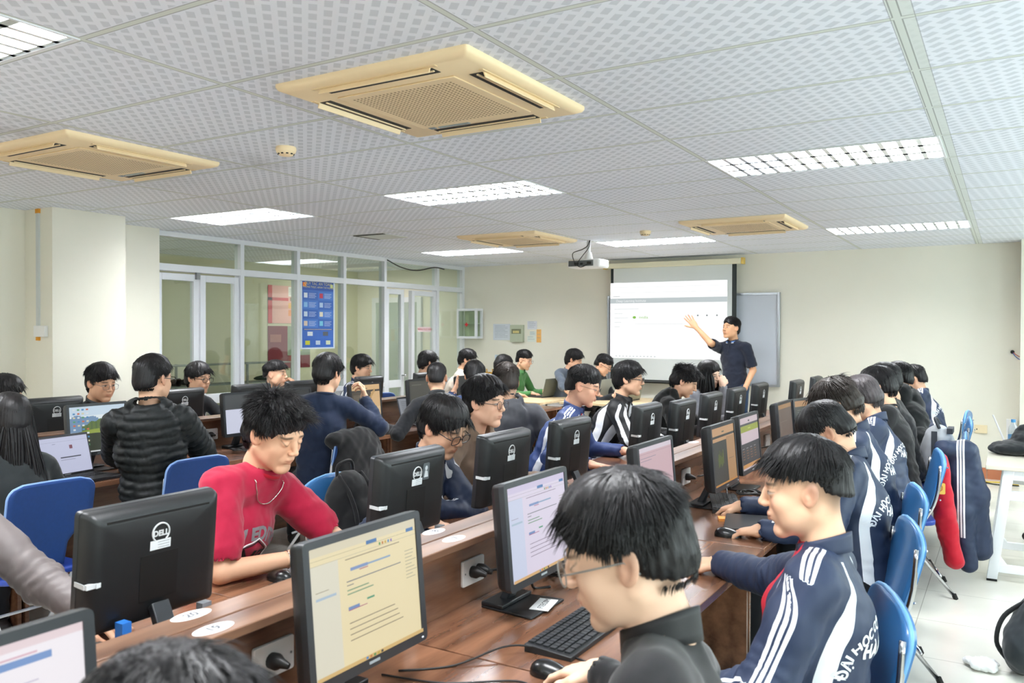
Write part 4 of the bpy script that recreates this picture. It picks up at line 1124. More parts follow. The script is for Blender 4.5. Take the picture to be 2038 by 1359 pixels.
CH = [
 ('v', -.50, 2.46, .38, 'blue vinyl chair nearest the camera, behind the nearest tracksuit student'),
 ('v', -.55, 3.50, .32, 'blue vinyl chair second from the camera on the right, back close to the nearest one'),
 ('v', -.60, 4.32, .30, 'blue vinyl chair third from the camera on the right, beside the purple helmet-like bag'),
 ('v', -.60, 5.75, .22, 'bright blue vinyl chair in front of the hanging red and navy jacket'),
 ('v', -.52, 8.15, .1, 'blue vinyl chair at the far right, nearer of the two together'),
 ('v', -.56, 8.85, -.1, 'blue vinyl chair at the far right, farther of the two together'),
 ('v', -.50, 6.9, 0, 'blue vinyl chair carrying the grey and white backpack'),
 ('v', -.42, 1.3, 0, 'blue vinyl chair under the foreground student in glasses'),
 ('f', -4.09, 2.22, .0, 'blue fabric chair with pale trim at the far left, seat showing'),
 ('f', -4.12, 3.06, .0, 'blue fabric chair behind the puffer jacket student'),
 ('f', -4.15, 4.35, .1, 'fabric chair under the navy sweater student with a black coat over it'),
 ('v', -2.72, 3.12, PI-.1, 'blue chair with a black backpack hung on it behind the student in square glasses'),
 ('v', -2.62, 2.0, PI, 'blue chair under the red shirt student'),
 ('v', -2.78, 4.55, PI, 'blue chair under the student in the blue tracksuit jacket with thin glasses'),
 ('v', -2.80, 5.85, PI, 'blue chair behind the black and white jacket student'),
 ('f', -6.35, 5.0, PI, 'blue chair beside the student in the cream top at the partition'),
 ('f', -6.05, 7.3, 2.6, 'light blue mesh-backed chair by the far glass door'),
 ('v', -3.1, 5.15, .3, 'blue chair under the student in the dark grey hoodie'),
]
for c in CH: chair(*c)

p = thing('closed_laptop', 'closed black laptop lying on the desk edge beside the mouse hand', 'laptop', (-.98, 3.66, .75), .25)
MB().prism(rrect(.20, .30, .012), 0, .009).build('base', BLACKP, p, bevel=.002); MB().prism(rrect(.20, .30, .012), .0105, .018).build('lid', M('lid_black', '#202226', .35), p, bevel=.002)
# ------------------------------------------------------------------ signed-distance sculpting
class Vol:
    def __init__(s, lo, hi, h):
        s.lo = np.array(lo, float)-2*h; s.h = h
        s.n = np.ceil((np.array(hi, float)+2*h-s.lo)/h).astype(int)+1
        s.D = np.full(s.n, .08, np.float32)
    def _reg(s, lo, hi):
        a = np.maximum(0, np.floor((np.array(lo)-s.lo)/s.h).astype(int)); b = np.minimum(s.n, np.ceil((np.array(hi)-s.lo)/s.h).astype(int)+1)
        if (b <= a).any(): return None
        sl = tuple(slice(a[i], b[i]) for i in range(3))
        ax = [(s.lo[i]+np.arange(a[i], b[i])*s.h).astype(np.float32) for i in range(3)]
        return sl, ax[0][:, None, None], ax[1][None, :, None], ax[2][None, None, :]
    def _mix(s, sl, d, k, op):
        A = s.D[sl]
        if op == 'sub':
            d = -d
            if k > 0: h = np.maximum(k-np.abs(A-d), 0)/k; s.D[sl] = np.maximum(A, d)+h*h*k*.25
            else: s.D[sl] = np.maximum(A, d)
        else:
            if k > 0: h = np.maximum(k-np.abs(A-d), 0)/k; s.D[sl] = np.minimum(A, d)-h*h*k*.25
            else: s.D[sl] = np.minimum(A, d)
    def cap(s, a, b, ra, rb, k=.02, op='u'):
        a = np.array(a, float); b = np.array(b, float); m = max(ra, rb)+k+3*s.h
        q = s._reg(np.minimum(a, b)-m, np.maximum(a, b)+m)
        if q is None: return
        sl, X_, Y_, Z_ = q; d = b-a; L = float(d@d)+1e-12
        t = np.clip(((X_-a[0])*d[0]+(Y_-a[1])*d[1]+(Z_-a[2])*d[2])/L, 0, 1)
        dist = np.sqrt((X_-a[0]-t*d[0])**2+(Y_-a[1]-t*d[1])**2+(Z_-a[2]-t*d[2])**2)-(ra+(rb-ra)*t)
        s._mix(sl, dist, k, op)
    def ell(s, c, r, R=None, k=.02, op='u'):
        c = np.array(c, float); r = np.array(r, float); R = np.eye(3) if R is None else R
        ext = np.sqrt(((R*r[None, :])**2).sum(1))+k+3*s.h
        q = s._reg(c-ext, c+ext)
        if q is None: return
        sl, X_, Y_, Z_ = q
        loc = [((X_-c[0])*R[0, i]+(Y_-c[1])*R[1, i]+(Z_-c[2])*R[2, i])/r[i] for i in range(3)]
        k0 = np.sqrt(loc[0]**2+loc[1]**2+loc[2]**2); k1 = np.sqrt((loc[0]/r[0])**2+(loc[1]/r[1])**2+(loc[2]/r[2])**2)+1e-9
        s._mix(sl, k0*(k0-1)/k1, k, op)
    def poly(s, pts, r, k=.02, op='u'):
        rs = r if isinstance(r, (list, tuple)) else [r]*len(pts)
        for i in range(len(pts)-1): s.cap(pts[i], pts[i+1], rs[i], rs[i+1], k, op)
    def mesh(s):
        D = s.D; S_ = D < 0; nx, ny, nz = D.shape
        C = [S_[i:nx-1+i, j:ny-1+j, k:nz-1+k] for i in (0, 1) for j in (0, 1) for k in (0, 1)]
        cnt = sum(c.astype(np.int8) for c in C); act = (cnt > 0) & (cnt < 8)
        idx = np.full(act.shape, -1, np.int64); P = np.argwhere(act); idx[act] = np.arange(len(P))
        offs = [(i, j, k) for i in (0, 1) for j in (0, 1) for k in (0, 1)]
        V = np.stack([D[P[:, 0]+o[0], P[:, 1]+o[1], P[:, 2]+o[2]] for o in offs], 1)
        acc = np.zeros((len(P), 3)); num = np.zeros(len(P))
        for a in range(8):
            for ax in range(3):
                if offs[a][ax] == 0:
                    o2 = list(offs[a]); o2[ax] = 1; b = offs.index(tuple(o2))
                    va, vb = V[:, a], V[:, b]; m = (va < 0) != (vb < 0)
                    t = np.where(m, va/np.where(m, va-vb, 1), 0)
                    p = np.array(offs[a], float)[None, :].repeat(len(P), 0); p[:, ax] += t
                    acc += p*m[:, None]; num += m
        verts = s.lo+(P+acc/np.maximum(num, 1)[:, None])*s.h
        F = []
        for ax in range(3):
            sl0 = [slice(None)]*3; sl1 = [slice(None)]*3; sl0[ax] = slice(0, -1); sl1[ax] = slice(1, None)
            a = S_[tuple(sl0)]; b = S_[tuple(sl1)]; cr = np.argwhere(a != b)
            o1, o2 = [q for q in range(3) if q != ax]
            ok = (cr[:, o1] > 0) & (cr[:, o2] > 0) & (cr[:, o1] < D.shape[o1]-1) & (cr[:, o2] < D.shape[o2]-1); cr = cr[ok]
            def g(d1, d2):
                q = cr.copy(); q[:, o1] += d1; q[:, o2] += d2; return idx[q[:, 0], q[:, 1], q[:, 2]]
            quad = np.stack([g(-1, -1), g(0, -1), g(0, 0), g(-1, 0)], 1)
            fl = a[cr[:, 0], cr[:, 1], cr[:, 2]] ^ (ax == 1)
            quad[~fl] = quad[~fl][:, ::-1]; F.append(quad)
        F = np.concatenate(F); F = F[(F >= 0).all(1)]
        return verts, F
def np_mesh(name, V, F, mats, parent, loc, attrs=None, smooth=True, mi=None):
    me = bpy.data.meshes.new(name); V = np.asarray(V, np.float32)-np.asarray(loc, np.float32)
    n = F.shape[1]; me.vertices.add(len(V)); me.vertices.foreach_set('co', V.ravel())
    me.loops.add(F.size); me.loops.foreach_set('vertex_index', F.ravel().astype(np.int32))
    me.polygons.add(len(F)); me.polygons.foreach_set('loop_start', np.arange(0, F.size, n, dtype=np.int32))
    me.polygons.foreach_set('loop_total', np.full(len(F), n, np.int32)) if bpy.app.version < (4, 0) else None
    me.polygons.foreach_set('use_smooth', np.full(len(F), smooth))
    if mi is not None: me.polygons.foreach_set('material_index', mi.astype(np.int32))
    me.update(calc_edges=True)
    for m in (mats if isinstance(mats, (list, tuple)) else [mats]): me.materials.append(m)
    for k, (typ, a) in (attrs or {}).items():
        at = me.attributes.new(k, typ, 'POINT')
        if typ == 'FLOAT': at.data.foreach_set('value', np.asarray(a, np.float32))
        elif typ == 'FLOAT_COLOR': at.data.foreach_set('color', np.asarray(a, np.float32).ravel())
    o = bpy.data.objects.new(name, me); COL.objects.link(o)
    if parent is not None: o.parent = parent
    else: o.location = loc
    return o
def vnormals(V, F):
    N = np.zeros_like(V)
    n = np.cross(V[F[:, 2]]-V[F[:, 0]], V[F[:, 3 % F.shape[1]]]-V[F[:, 1]])
    for i in range(F.shape[1]): np.add.at(N, F[:, i], n)
    return N/(np.linalg.norm(N, axis=1)[:, None]+1e-12)
def snoise(P, f, seed=0, oct=2):
    r = np.random.default_rng(seed); out = 0; A = 1
    for o in range(oct):
        for _ in range(4):
            k = r.normal(size=3); k /= np.linalg.norm(k); out = out+A*np.sin((P@k)*f*2*PI*(1+.4*r.random())+r.random()*6.28)
        f *= 1.9; A *= .55
    return out/4
def sstep(a, b, x):
    t = np.clip((x-a)/(b-a), 0, 1); return t*t*(3-2*t)
def nrm(v): v = np.array(v, float); return v/(np.linalg.norm(v)+1e-12)

# ------------------------------------------------------------------ materials for people
def mat_vcol(name, rough=.5, sss=0, bm=None, spec=.4, sheen=0):
    if name in MATS: return MATS[name]
    m, nt, b = new_mat(name); nt.links.new(attr(nt, 'Col', 'Color'), b.inputs['Base Color'])
    b.inputs['Roughness'].default_value = rough; b.inputs['Specular IOR Level'].default_value = spec
    if sss: b.inputs['Subsurface Weight'].default_value = sss; b.inputs['Subsurface Radius'].default_value = (.012, .005, .003); b.inputs['Subsurface Scale'].default_value = 1
    if bm: bump(nt, b, noise(nt, bm[0], 3, objco(nt)), bm[1], bm[2])
    if sheen: b.inputs['Sheen Weight'].default_value = sheen
    MATS[name] = m; return m
SKIN = mat_vcol('skin', .5, 0, (300, .08, .001))
def mat_cloth(name, col, rough=.85, fine=500, amp=.25, sheen=.2, var=.1):
    if name in MATS: return MATS[name]
    m, nt, b = new_mat(name); c = c4(col)[:3]
    n = X(noise(nt, 30, 3, objco(nt)))
    nt.links.new(mixc(nt, n, tuple(v*(1-var) for v in c), tuple(min(1, v*(1+var)) for v in c)), b.inputs['Base Color'])
    b.inputs['Roughness'].default_value = rough; b.inputs['Sheen Weight'].default_value = sheen
    b.inputs['Specular IOR Level'].default_value = .25
    bump(nt, b, noise(nt, fine, 2, objco(nt)), amp, .0008); MATS[name] = m; return m
def mat_track(name, col, white='#e8ebf0', n3=True, inner=None, rough=.55):
    if name in MATS: return MATS[name]
    m, nt, b = new_mat(name)
    lat = X(attr(nt, 'lat')); arm = X(attr(nt, 'arm')); sw = X(attr(nt, 'sw')); inn = X(attr(nt, 'inn'))
    al = lat.ab(); s = al.lt(.0055).mx((al-.017).ab().lt(.0055)) if n3 else al.lt(.0)
    st = s*arm.gt(.5)
    white_f = st.mx(sw.gt(0))
    c = mixc(nt, X(noise(nt, 9, 3, objco(nt))), tuple(v*.9 for v in c4(col)[:3]), tuple(min(1, v*1.12) for v in c4(col)[:3]))
    c = mixc(nt, white_f, c, white)
    if inner: c = mixc(nt, inn.gt(0), c, inner)
    nt.links.new(c, b.inputs['Base Color']); b.inputs['Roughness'].default_value = rough; b.inputs['Specular IOR Level'].default_value = .4
    bump(nt, b, noise(nt, 400, 2, objco(nt)), .12, .0006); MATS[name] = m; return m
def mat_hair(name, col):
    if name in MATS: return MATS[name]
    m, nt, b = new_mat(name)
    c = c4(col)[:3]; n = X(noise(nt, 60, 3, objco(nt)))
    nt.links.new(mixc(nt, n, tuple(v*.6 for v in c), tuple(v*1.5 for v in c)), b.inputs['Base Color'])
    b.inputs['Roughness'].default_value = .46; b.inputs['Specular IOR Level'].default_value = .34
    MATS[name] = m; return m
HAIRB = mat_hair('hair_black', (.009, .008, .009)); HAIRD = mat_hair('hair_dark_brown', (.03, .022, .018)); HAIRG = mat_hair('hair_ash', (.06, .052, .055))
def skin(base, V):
    return np.concatenate([np.tile(np.array(c4(base)[:3]), (len(V), 1)), np.ones((len(V), 1))], 1)

# ------------------------------------------------------------------ head
def head_frame(yaw, pitch=0, roll=0):
    y, p = math.radians(yaw), math.radians(pitch)
    f = np.array([math.cos(y)*math.cos(p), math.sin(y)*math.cos(p), math.sin(p)])
    r = np.array([math.sin(y), -math.cos(y), 0]); u = np.cross(r, f)
    a = math.radians(roll); r2 = r*math.cos(a)+u*math.sin(a); u2 = -r*math.sin(a)+u*math.cos(a)
    return np.stack([r2, f, u2], 1)
def head_mesh(h, neck, base, eyes='open', fade=0, fem=False, jaw=1.0):
    """head-local coordinates; neck = neck-base point in head-local coordinates"""
    lo = np.minimum([-.095, -.125, -.13], neck-.075); hi = np.maximum([.095, .125, .14], neck+.075)
    v = Vol(lo, hi, h)
    v.ell((0, -.014, .042), (.0745, .094, .081), k=0)
    v.ell((0, .022, -.008), (.062, .068, .086), k=.03)
    v.ell((0, .022, -.060), (.052*jaw, .056, .040), k=.03)
    for s in (-1, 1):
        v.cap((s*.052*jaw, -.008, -.045), (s*.018, .066, -.092), .017, .014, .025)
        v.ell((s*.040, .060, -.018), (.021, .020, .020), k=.022)
        v.ell((s*.040, .036, -.044), (.020, .034, .036), k=.022)
    v.ell((0, .073, -.094), (.022, .015, .014), k=.018)
    v.cap((-.034, .078, .032), (.034, .078, .032), .011, .011, .018)
    v.ell((0, .076, -.050), (.030, .018, .024), k=.015)
    for s in (-1, 1): v.ell((s*.031, .100, .012), (.019, .014, .012), k=.014, op='sub')
    for s in (-1, 1): v.ell((s*.031, .0775, .011), (.0155, .0135, .0125), k=.006)
    v.poly([(0, .085, .028), (0, .094, .008), (0, .108, -.016)], [.007, .0075, .0105], .012)
    for s in (-1, 1):
        v.ell((s*.0115, .100, -.021), (.0075, .010, .007), k=.006)
        v.ell((s*.0065, .105, -.0275), (.0035, .005, .0035), k=.002, op='sub')
    v.poly([(-.023, .083, -.052), (-.008, .0925, -.0475), (0, .093, -.0485), (.008, .0925, -.0475), (.023, .083, -.052)], [.003, .0055, .0055, .0055, .003], .006)
    v.poly([(-.020, .083, -.055), (0, .0915, -.0595), (.020, .083, -.055)], [.003, .0068, .003], .005)
    v.cap((-.022, .092, -.0535), (.022, .092, -.0535), .0014, .0014, .003, 'sub')
    v.ell((0, .088, -.071), (.02, .006, .006), k=.008, op='sub')
    for s in (-1, 1):
        a = .35; R = np.array([[1, 0, 0], [0, math.cos(a), -math.sin(a)], [0, math.sin(a), math.cos(a)]])
        R = R @ np.array([[math.cos(s*.45), -math.sin(s*.45), 0], [math.sin(s*.45), math.cos(s*.45), 0], [0, 0, 1]])
        v.ell((s*.077, -.012, .002), (.0085, .019, .031), R, k=.008)
        v.ell((s*.086, -.007, .002), (.0065, .011, .019), R, k=.004, op='sub')
        v.ell((s*.076, -.004, -.004), (.006, .006, .007), k=.004)
    v.cap((0, -.028, -.045), neck*np.array([1, 1, .7]), .049 if not fem else .042, .050 if not fem else .043, .03)
    v.cap(neck*np.array([1, 1, .7]), neck, .049 if not fem else .042, .046 if not fem else .040, .02)
    V, F = v.mesh()
    C = skin(base, V)[:, :3]; x, y, z = V[:, 0], V[:, 1], V[:, 2]; ax = np.abs(x)
    fr = sstep(.045, .07, y)
    def blend(C, m, col): return C*(1-m[:, None])+np.array(c4(col)[:3])[None, :]*m[:, None]
    lip = np.exp(-((x/.021)**4))*np.exp(-((z+.0535)/.0085)**4)*sstep(.078, .086, y)
    C = blend(C, lip*.42, '#b8645a')
    ch = np.exp(-((ax-.04)/.02)**2-((z+.02)/.022)**2)*fr; C = blend(C, ch*.22, '#d98a70')
    ear = sstep(.070, .078, ax)*np.exp(-((z-.0)/.035)**4)*np.exp(-((y+.01)/.03)**4); C = blend(C, ear*.3, '#d07860')
    br = np.exp(-((ax-.033)/.019)**6)*np.exp(-((z-(.0345-.10*np.maximum(ax-.036, 0)*1.2))/.0042)**4)*sstep(.06, .07, y); C = blend(C, br*.85, '#1d1613')
    if eyes == 'open':
        wv = np.exp(-((ax-.0325)/.0155)**6); hh = .0048*np.sqrt(np.clip(1-((ax-.0325)/.0165)**2, 0, 1))
        sc = wv*np.clip(1-np.abs(z-.0105)/np.maximum(hh, 1e-4), 0, 1)**.4*sstep(.070, .078, y); C = blend(C, np.clip(sc, 0, 1), '#cfc4bb')
        ir = np.exp(-(((ax-.031)/.0058)**2+((z-.0105)/.0046)**2)**3)*(sstep(.078, .084, y)); C = blend(C, np.clip(ir*1.2, 0, 1), '#120c0a')
        li = wv*np.exp(-((z-(.0108+hh))/.0020)**2)*sstep(.062, .072, y); C = blend(C, np.clip(li, 0, 1)*.95, '#140d0b')
    else:
        li = np.exp(-((ax-.0325)/.0155)**6)*np.exp(-((z-(.0060+.9*((ax-.031)**2)/.0145))/.0022)**2)*sstep(.062, .072, y); C = blend(C, np.clip(li, 0, 1)*.85, '#1a1210')
    nos = np.exp(-(((ax-.0065)/.004)**2+((z+.028)/.003)**2))*sstep(.095, .1, y); C = blend(C, nos*.7, '#5a2c22')
    if fade:
        rg = sstep(-.05, .03, z)*sstep(.02, -.03, y-.0)*sstep(.03, .05, ax+.6*np.maximum(0, -y)); C = blend(C, np.clip(rg, 0, 1)*.55*fade, '#26201f')
        rg = sstep(-.085, -.02, z)*sstep(-.03, -.07, y); C = blend(C, np.clip(rg, 0, 1)*.6*fade, '#26201f')
    return V, F, C

HS = {  # hair: top thickness, side thickness, back thickness, tuft length, lift, fringe length, fringe drop, messy, count, nape z, side z
 'short': dict(t=.022, s=.006, b=.010, L=.026, lift=.6, fr=.035, mess=.35, nape=-.045, side=.03),
 'quiff': dict(t=.022, s=.005, b=.008, L=.020, lift=.75, fr=.016, mess=.3, nape=-.045, side=.028, fh=.104),
 'buzz': dict(t=.009, s=.004, b=.006, L=.010, lift=.9, fr=.012, mess=.2, nape=-.045, side=.02),
 'crop': dict(t=.018, s=.007, b=.010, L=.022, lift=.5, fr=.03, mess=.25, nape=-.050, side=.02),
 'mop': dict(t=.030, s=.015, b=.019, L=.055, lift=.42, fr=.065, mess=.75, nape=-.058, side=.008),
 'bowl': dict(t=.026, s=.016, b=.020, L=.05, lift=.12, fr=.07, mess=.3, nape=-.060, side=.002),
 'layered': dict(t=.026, s=.009, b=.013, L=.040, lift=.35, fr=.045, mess=.55, nape=-.045, side=.022),
 'swept': dict(t=.030, s=.013, b=.018, L=.05, lift=.3, fr=.055, mess=.4, nape=-.060, side=.008),
 'undercut': dict(t=.021, s=.004, b=.007, L=.036, lift=.3, fr=.055, mess=.4, nape=-.012, side=.040),
 'spiky': dict(t=.034, s=.014, b=.022, L=.042, lift=.85, fr=.06, mess=1.0, nape=-.058, side=.01),
 'long': dict(t=.016, s=.016, b=.018, L=.06, lift=.05, fr=.05, mess=.15, nape=-.08, side=-.05),
}
def hair_mesh(style, h, N, seed, part=0.0, long_pts=None):
    q = HS[style]; r = np.random.default_rng(seed)
    v = Vol((-.125, -.145, -.11), (.125, .145, .185), h)
    T_, S_, B_ = q['t']*.86, q['s']*.9, q['b']*.86
    v.ell((0, -.014-B_*.3, .046+T_*.4), (.0745+S_*.8, .094+B_*.7+.004, .079+T_*.62), k=0)
    v.ell((0, .012, .075+T_*.45), (.060+S_*.5, .070+.006, .047+T_*.6), k=.03)
    v.ell((0, -.052-B_*.2, -.012), (.060+S_*.8, .058+B_*.8, .060), k=.03)
    v.ell((0, .130, -.018), (.088, .080, q.get('fh', .090)), k=.008, op='sub')
    if style != 'long':
        # cut below the hairline: slanted slab + ear openings
        for s in (-1, 1):
            v.ell((s*.088, .006, q['side']-.050), (.036, .040, .052), k=.008, op='sub')
            v.ell((s*.085, .06, q['side']-.02), (.034, .040, .055), k=.008, op='sub')
            if S_ < .007: v.ell((s*.098, -.02, -.035), (.042, .075, .075), k=.012, op='sub')
        zz = q['nape']; sl, X_, Y_, Z_ = v._reg(v.lo, v.lo+v.n*v.h)
        cut = (Z_-zz+.35*(-Y_-.09))*np.float32(.95)+X_*0
        v._mix(sl, np.ascontiguousarray(cut), .008, 'sub')
    V, F = v.mesh()
    crown = np.array([.01, -.05, .13]); n = vnormals(V, F)
    d = V-crown; ang = np.arctan2(d[:, 0], d[:, 1])
    rg = np.sin(ang*34+3*np.sin(ang*5)+V[:, 2]*70)*.5+np.sin(ang*61+V[:, 1]*90)*.3
    V = V+n*(rg*min(.0030, T_*.14)+snoise(V, 14, seed)*T_*.10*(.4+q['mess']))[:, None]
    # tufts
    c0 = np.array([0, -.014, .044]); rr = np.array([.0745, .094, .081])
    u = r.normal(size=(N*3, 3)); u /= np.linalg.norm(u, axis=1)[:, None]; P = c0+u*rr
    low = (P[:, 2] < .01) & (P[:, 1] < -.01); c1 = np.array([0, -.052, -.012]); P[low] = (c1+u*np.array([.060, .058, .060]))[low]
    y, z = P[:, 1], P[:, 2]
    zmin = np.interp(y, [-.11, -.055, -.035, .02, .045, .065, .08], [q['nape'], q['nape']+.004, q['side'] if style != 'long' else -.05, q['side']+.008, .062, .084, .095])
    P = P[z > zmin][:N]; N = len(P); u = (P-c0)/rr**2; u /= np.linalg.norm(u, axis=1)[:, None]
    side = np.clip(np.abs(P[:, 0])/.07, 0, 1); top = sstep(.03, .10, P[:, 2]); front = sstep(.015, .06, P[:, 1])*sstep(.04, .07, P[:, 2])
    th = S_*(1-top)+T_*top; th = np.maximum(th, B_*sstep(-.02, -.07, P[:, 1])*(1-top))
    d = P-crown+1e-4; fl = d-u*(d*u).sum(1)[:, None]; fl /= np.linalg.norm(fl, axis=1)[:, None]
    ff = np.stack([np.sign(P[:, 0]-part)*.35+.2*np.sin(P[:, 0]*90), np.full(N, .85), np.full(N, -.35)], 1); ff /= np.linalg.norm(ff, axis=1)[:, None]
    fl = fl*(1-front[:, None])+ff*front[:, None]
    cl = np.stack([snoise(P, 22, seed+k) for k in range(3)], 1)*q['mess']*1.1+r.normal(size=(N, 3))*.16*(.5+q['mess'])
    lift = q['lift']*(.35+.65*top)
    D0 = fl*(1-.5*lift[:, None])+u*lift[:, None]+cl*.6; D0 /= np.linalg.norm(D0, axis=1)[:, None]
    L = (q['L']*(.45+.55*top))*(1-front)+q['fr']*front; L = L*(.65+.6*r.random(N))
    if style in ('undercut', 'short', 'buzz'): L = L*np.where(top < .25, .35, 1)
    root = P+u*(th*.80)[:, None]; seg = 4; pts = [root]; cur = root; dirv = D0
    grav = np.array([0, 0, -1.0])*(.26 if style not in ('spiky', 'buzz') else .12)
    for k in range(seg):
        dirv = dirv+grav+(fl*.15); dirv = dirv/np.linalg.norm(dirv, axis=1)[:, None]
        cur = cur+dirv*(L/seg)[:, None]
        # keep outside the skull/forehead
        e = (cur-c0)/(rr+.004); m = np.linalg.norm(e, axis=1); fix = m < 1; cur = np.where(fix[:, None] & (cur[:, 2:3] > -.01), c0+e/m[:, None]*(rr+.004), cur); pts.append(cur)
    w0 = (.0032 if N < 1200 else (.0024 if N < 2500 else .0017))*(.7+.6*r.random(N)); ws = [1, .95, .75, .45, .05]
    side_v = np.cross(D0, u); side_v /= np.linalg.norm(side_v, axis=1)[:, None]+1e-9
    TV = []; 
    for k in range(seg+1):
        for a in range(3):
            an = 2*PI*a/3; TV.append(pts[k]+(side_v*math.cos(an)+u*math.sin(an)*.6)*(w0*ws[k])[:, None])
    TV = np.stack(TV, 1).reshape(-1, 3)
    q0 = np.array([(k*3+a, k*3+(a+1) % 3, (k+1)*3+(a+1) % 3, (k+1)*3+a) for k in range(seg) for a in range(3)])
    TF = (np.arange(N)[:, None, None]*(3*(seg+1))+q0[None]).reshape(-1, 4)
    F2 = np.concatenate([F, TF+len(V)]); V2 = np.concatenate([V, TV])
    return V2, F2
def long_hair(Rh, hp, drop, h=.006, seed=0, back=.0, N=500, fwd=0.0):
    """strands hanging in world space from the sides and back of the head"""
    r = np.random.default_rng(seed); a = r.uniform(-PI*.86, PI*.86, N)
    loc = np.stack([.088*np.sin(a), -.018-.10*np.cos(a), r.uniform(-.02, .06, N)], 1)
    P = hp+loc@Rh.T; o = (loc*np.array([1, 1, 0]))@Rh.T; o /= np.linalg.norm(o, axis=1)[:, None]
    L = drop*(.75+.4*r.random(N)); pts = [P]; seg = 7; cur = P
    for k in range(seg):
        f = k/seg; dd = np.array([0, 0, -1.0])+o*(.18-.32*f)+np.stack([snoise(P, 12, seed+5), snoise(P, 12, seed+6), 0*f*P[:, 0]], 1)*.16
        dd[:, :2] += (Rh[:, 1][:2]*fwd)[None]
        dd /= np.linalg.norm(dd, axis=1)[:, None]; cur = cur+dd*(L/seg)[:, None]; pts.append(cur)
    w0 = .0075*(.6+.6*r.random(N)); ws = [1, 1, 1, .95, .9, .75, .5, .08]
    sv = np.cross(o, np.array([0, 0, 1.0])); TV = []
    for k in range(seg+1):
        for q in range(3):
            an = 2*PI*q/3; TV.append(pts[k]+(sv*math.cos(an)+o*math.sin(an)*.45)*(w0*ws[k])[:, None])
    TV = np.stack(TV, 1).reshape(-1, 3)
    q0 = np.array([(k*3+a_, k*3+(a_+1) % 3, (k+1)*3+(a_+1) % 3, (k+1)*3+a_) for k in range(seg) for a_ in range(3)])
    TF = (np.arange(N)[:, None, None]*(3*(seg+1))+q0[None]).reshape(-1, 4)
    return TV, TF

# ------------------------------------------------------------------ hand
CURL = {'mouse': (18, 26, 18), 'key': (28, 34, 20), 'flat': (4, 8, 5), 'relax': (32, 38, 25), 'cheek': (45, 60, 30), 'open': (-4, 8, 8)}
def hand_mesh(h, W, d, up, side, kind, base, fore=None, rf=.027):
    """W wrist, d finger direction, up back-of-hand normal, side: +1 thumb towards +x(lateral = d x up)"""
    d = nrm(d); up = nrm(np.array(up)-d*np.dot(up, d)); lx = np.cross(d, up)*side   # lateral towards the little finger is -lx ; thumb at +lx
    def L(x, y, z): return W+lx*x+d*y+up*z
    pts = [W]; v = Vol(W-.20, W+.20, h)
    if fore is not None:
        lo = np.minimum(W-.20, fore-.06); hi = np.maximum(W+.20, fore+.06); v = Vol(lo, hi, h)
        v.cap(W, fore, rf, rf*1.35, .02)
    v.ell(L(0, .048, 0), (.040, .050, .0155), np.stack([lx, d, up], 1), k=.015)
    v.cap(L(0, -.01, 0), L(0, .02, 0), .024, .026, .02)
    c = CURL[kind]; fx = [.029, .010, -.010, -.029]; fy = [.088, .094, .090, .080]; sc = [.95, 1.06, 1.0, .80]
    spread = [.10, .03, -.05, -.14] if kind != 'open' else [.22, .07, -.10, -.28]
    for i in range(4):
        p = L(fx[i], fy[i]*1.0, .001); v.cap(L(fx[i]*.55, .02, 0), p, .012, .0105, .012)
        a = 0; cur = p; rr = [.0095, .0086, .0078, .0066]
        for j, l in enumerate((.043, .027, .021)):
            a += math.radians(c[j]+(i-1.5)*2.5); fd = d*math.cos(a)-up*math.sin(a)+lx*spread[i]*(1-.3*j); fd = nrm(fd)
            nx_ = cur+fd*l*sc[i]; v.cap(cur, nx_, rr[j]*(.95 if i == 3 else 1), rr[j+1]*(.95 if i == 3 else 1), .004); cur = nx_
    tb = L(.024, .022, -.004); t1 = L(.052, .050, -.010); t2 = L(.062, .080, -.016); t3 = L(.062, .104, -.022)
    if kind in ('key', 'relax', 'cheek'): t2 = L(.056, .080, -.022); t3 = L(.044, .100, -.030)
    if kind == 'open': t2 = L(.075, .074, -.004); t3 = L(.090, .096, 0)
    v.poly([tb, t1, t2, t3], [.015, .0125, .0105, .008], .008)
    V, F = v.mesh(); C = skin(base, V)[:, :3]
    q = (V-W)@d; kn = np.exp(-((q-.09)/.012)**2)*.12+sstep(.13, .18, q)*.18
    C = C*(1-kn[:, None])+np.array(c4('#d08468')[:3])[None]*kn[:, None]
    return V, F, C
def ik(S_, W, L1, L2, pole):
    d = W-S_; D = np.linalg.norm(d); k = max(1, D/((L1+L2)*.985)); L1 *= k; L2 *= k; u = d/D
    a = (L1*L1-L2*L2+D*D)/(2*D); h = math.sqrt(max(0, L1*L1-a*a)); p = nrm(np.array(pole)-u*np.dot(pole, u))
    return S_+u*a+p*h
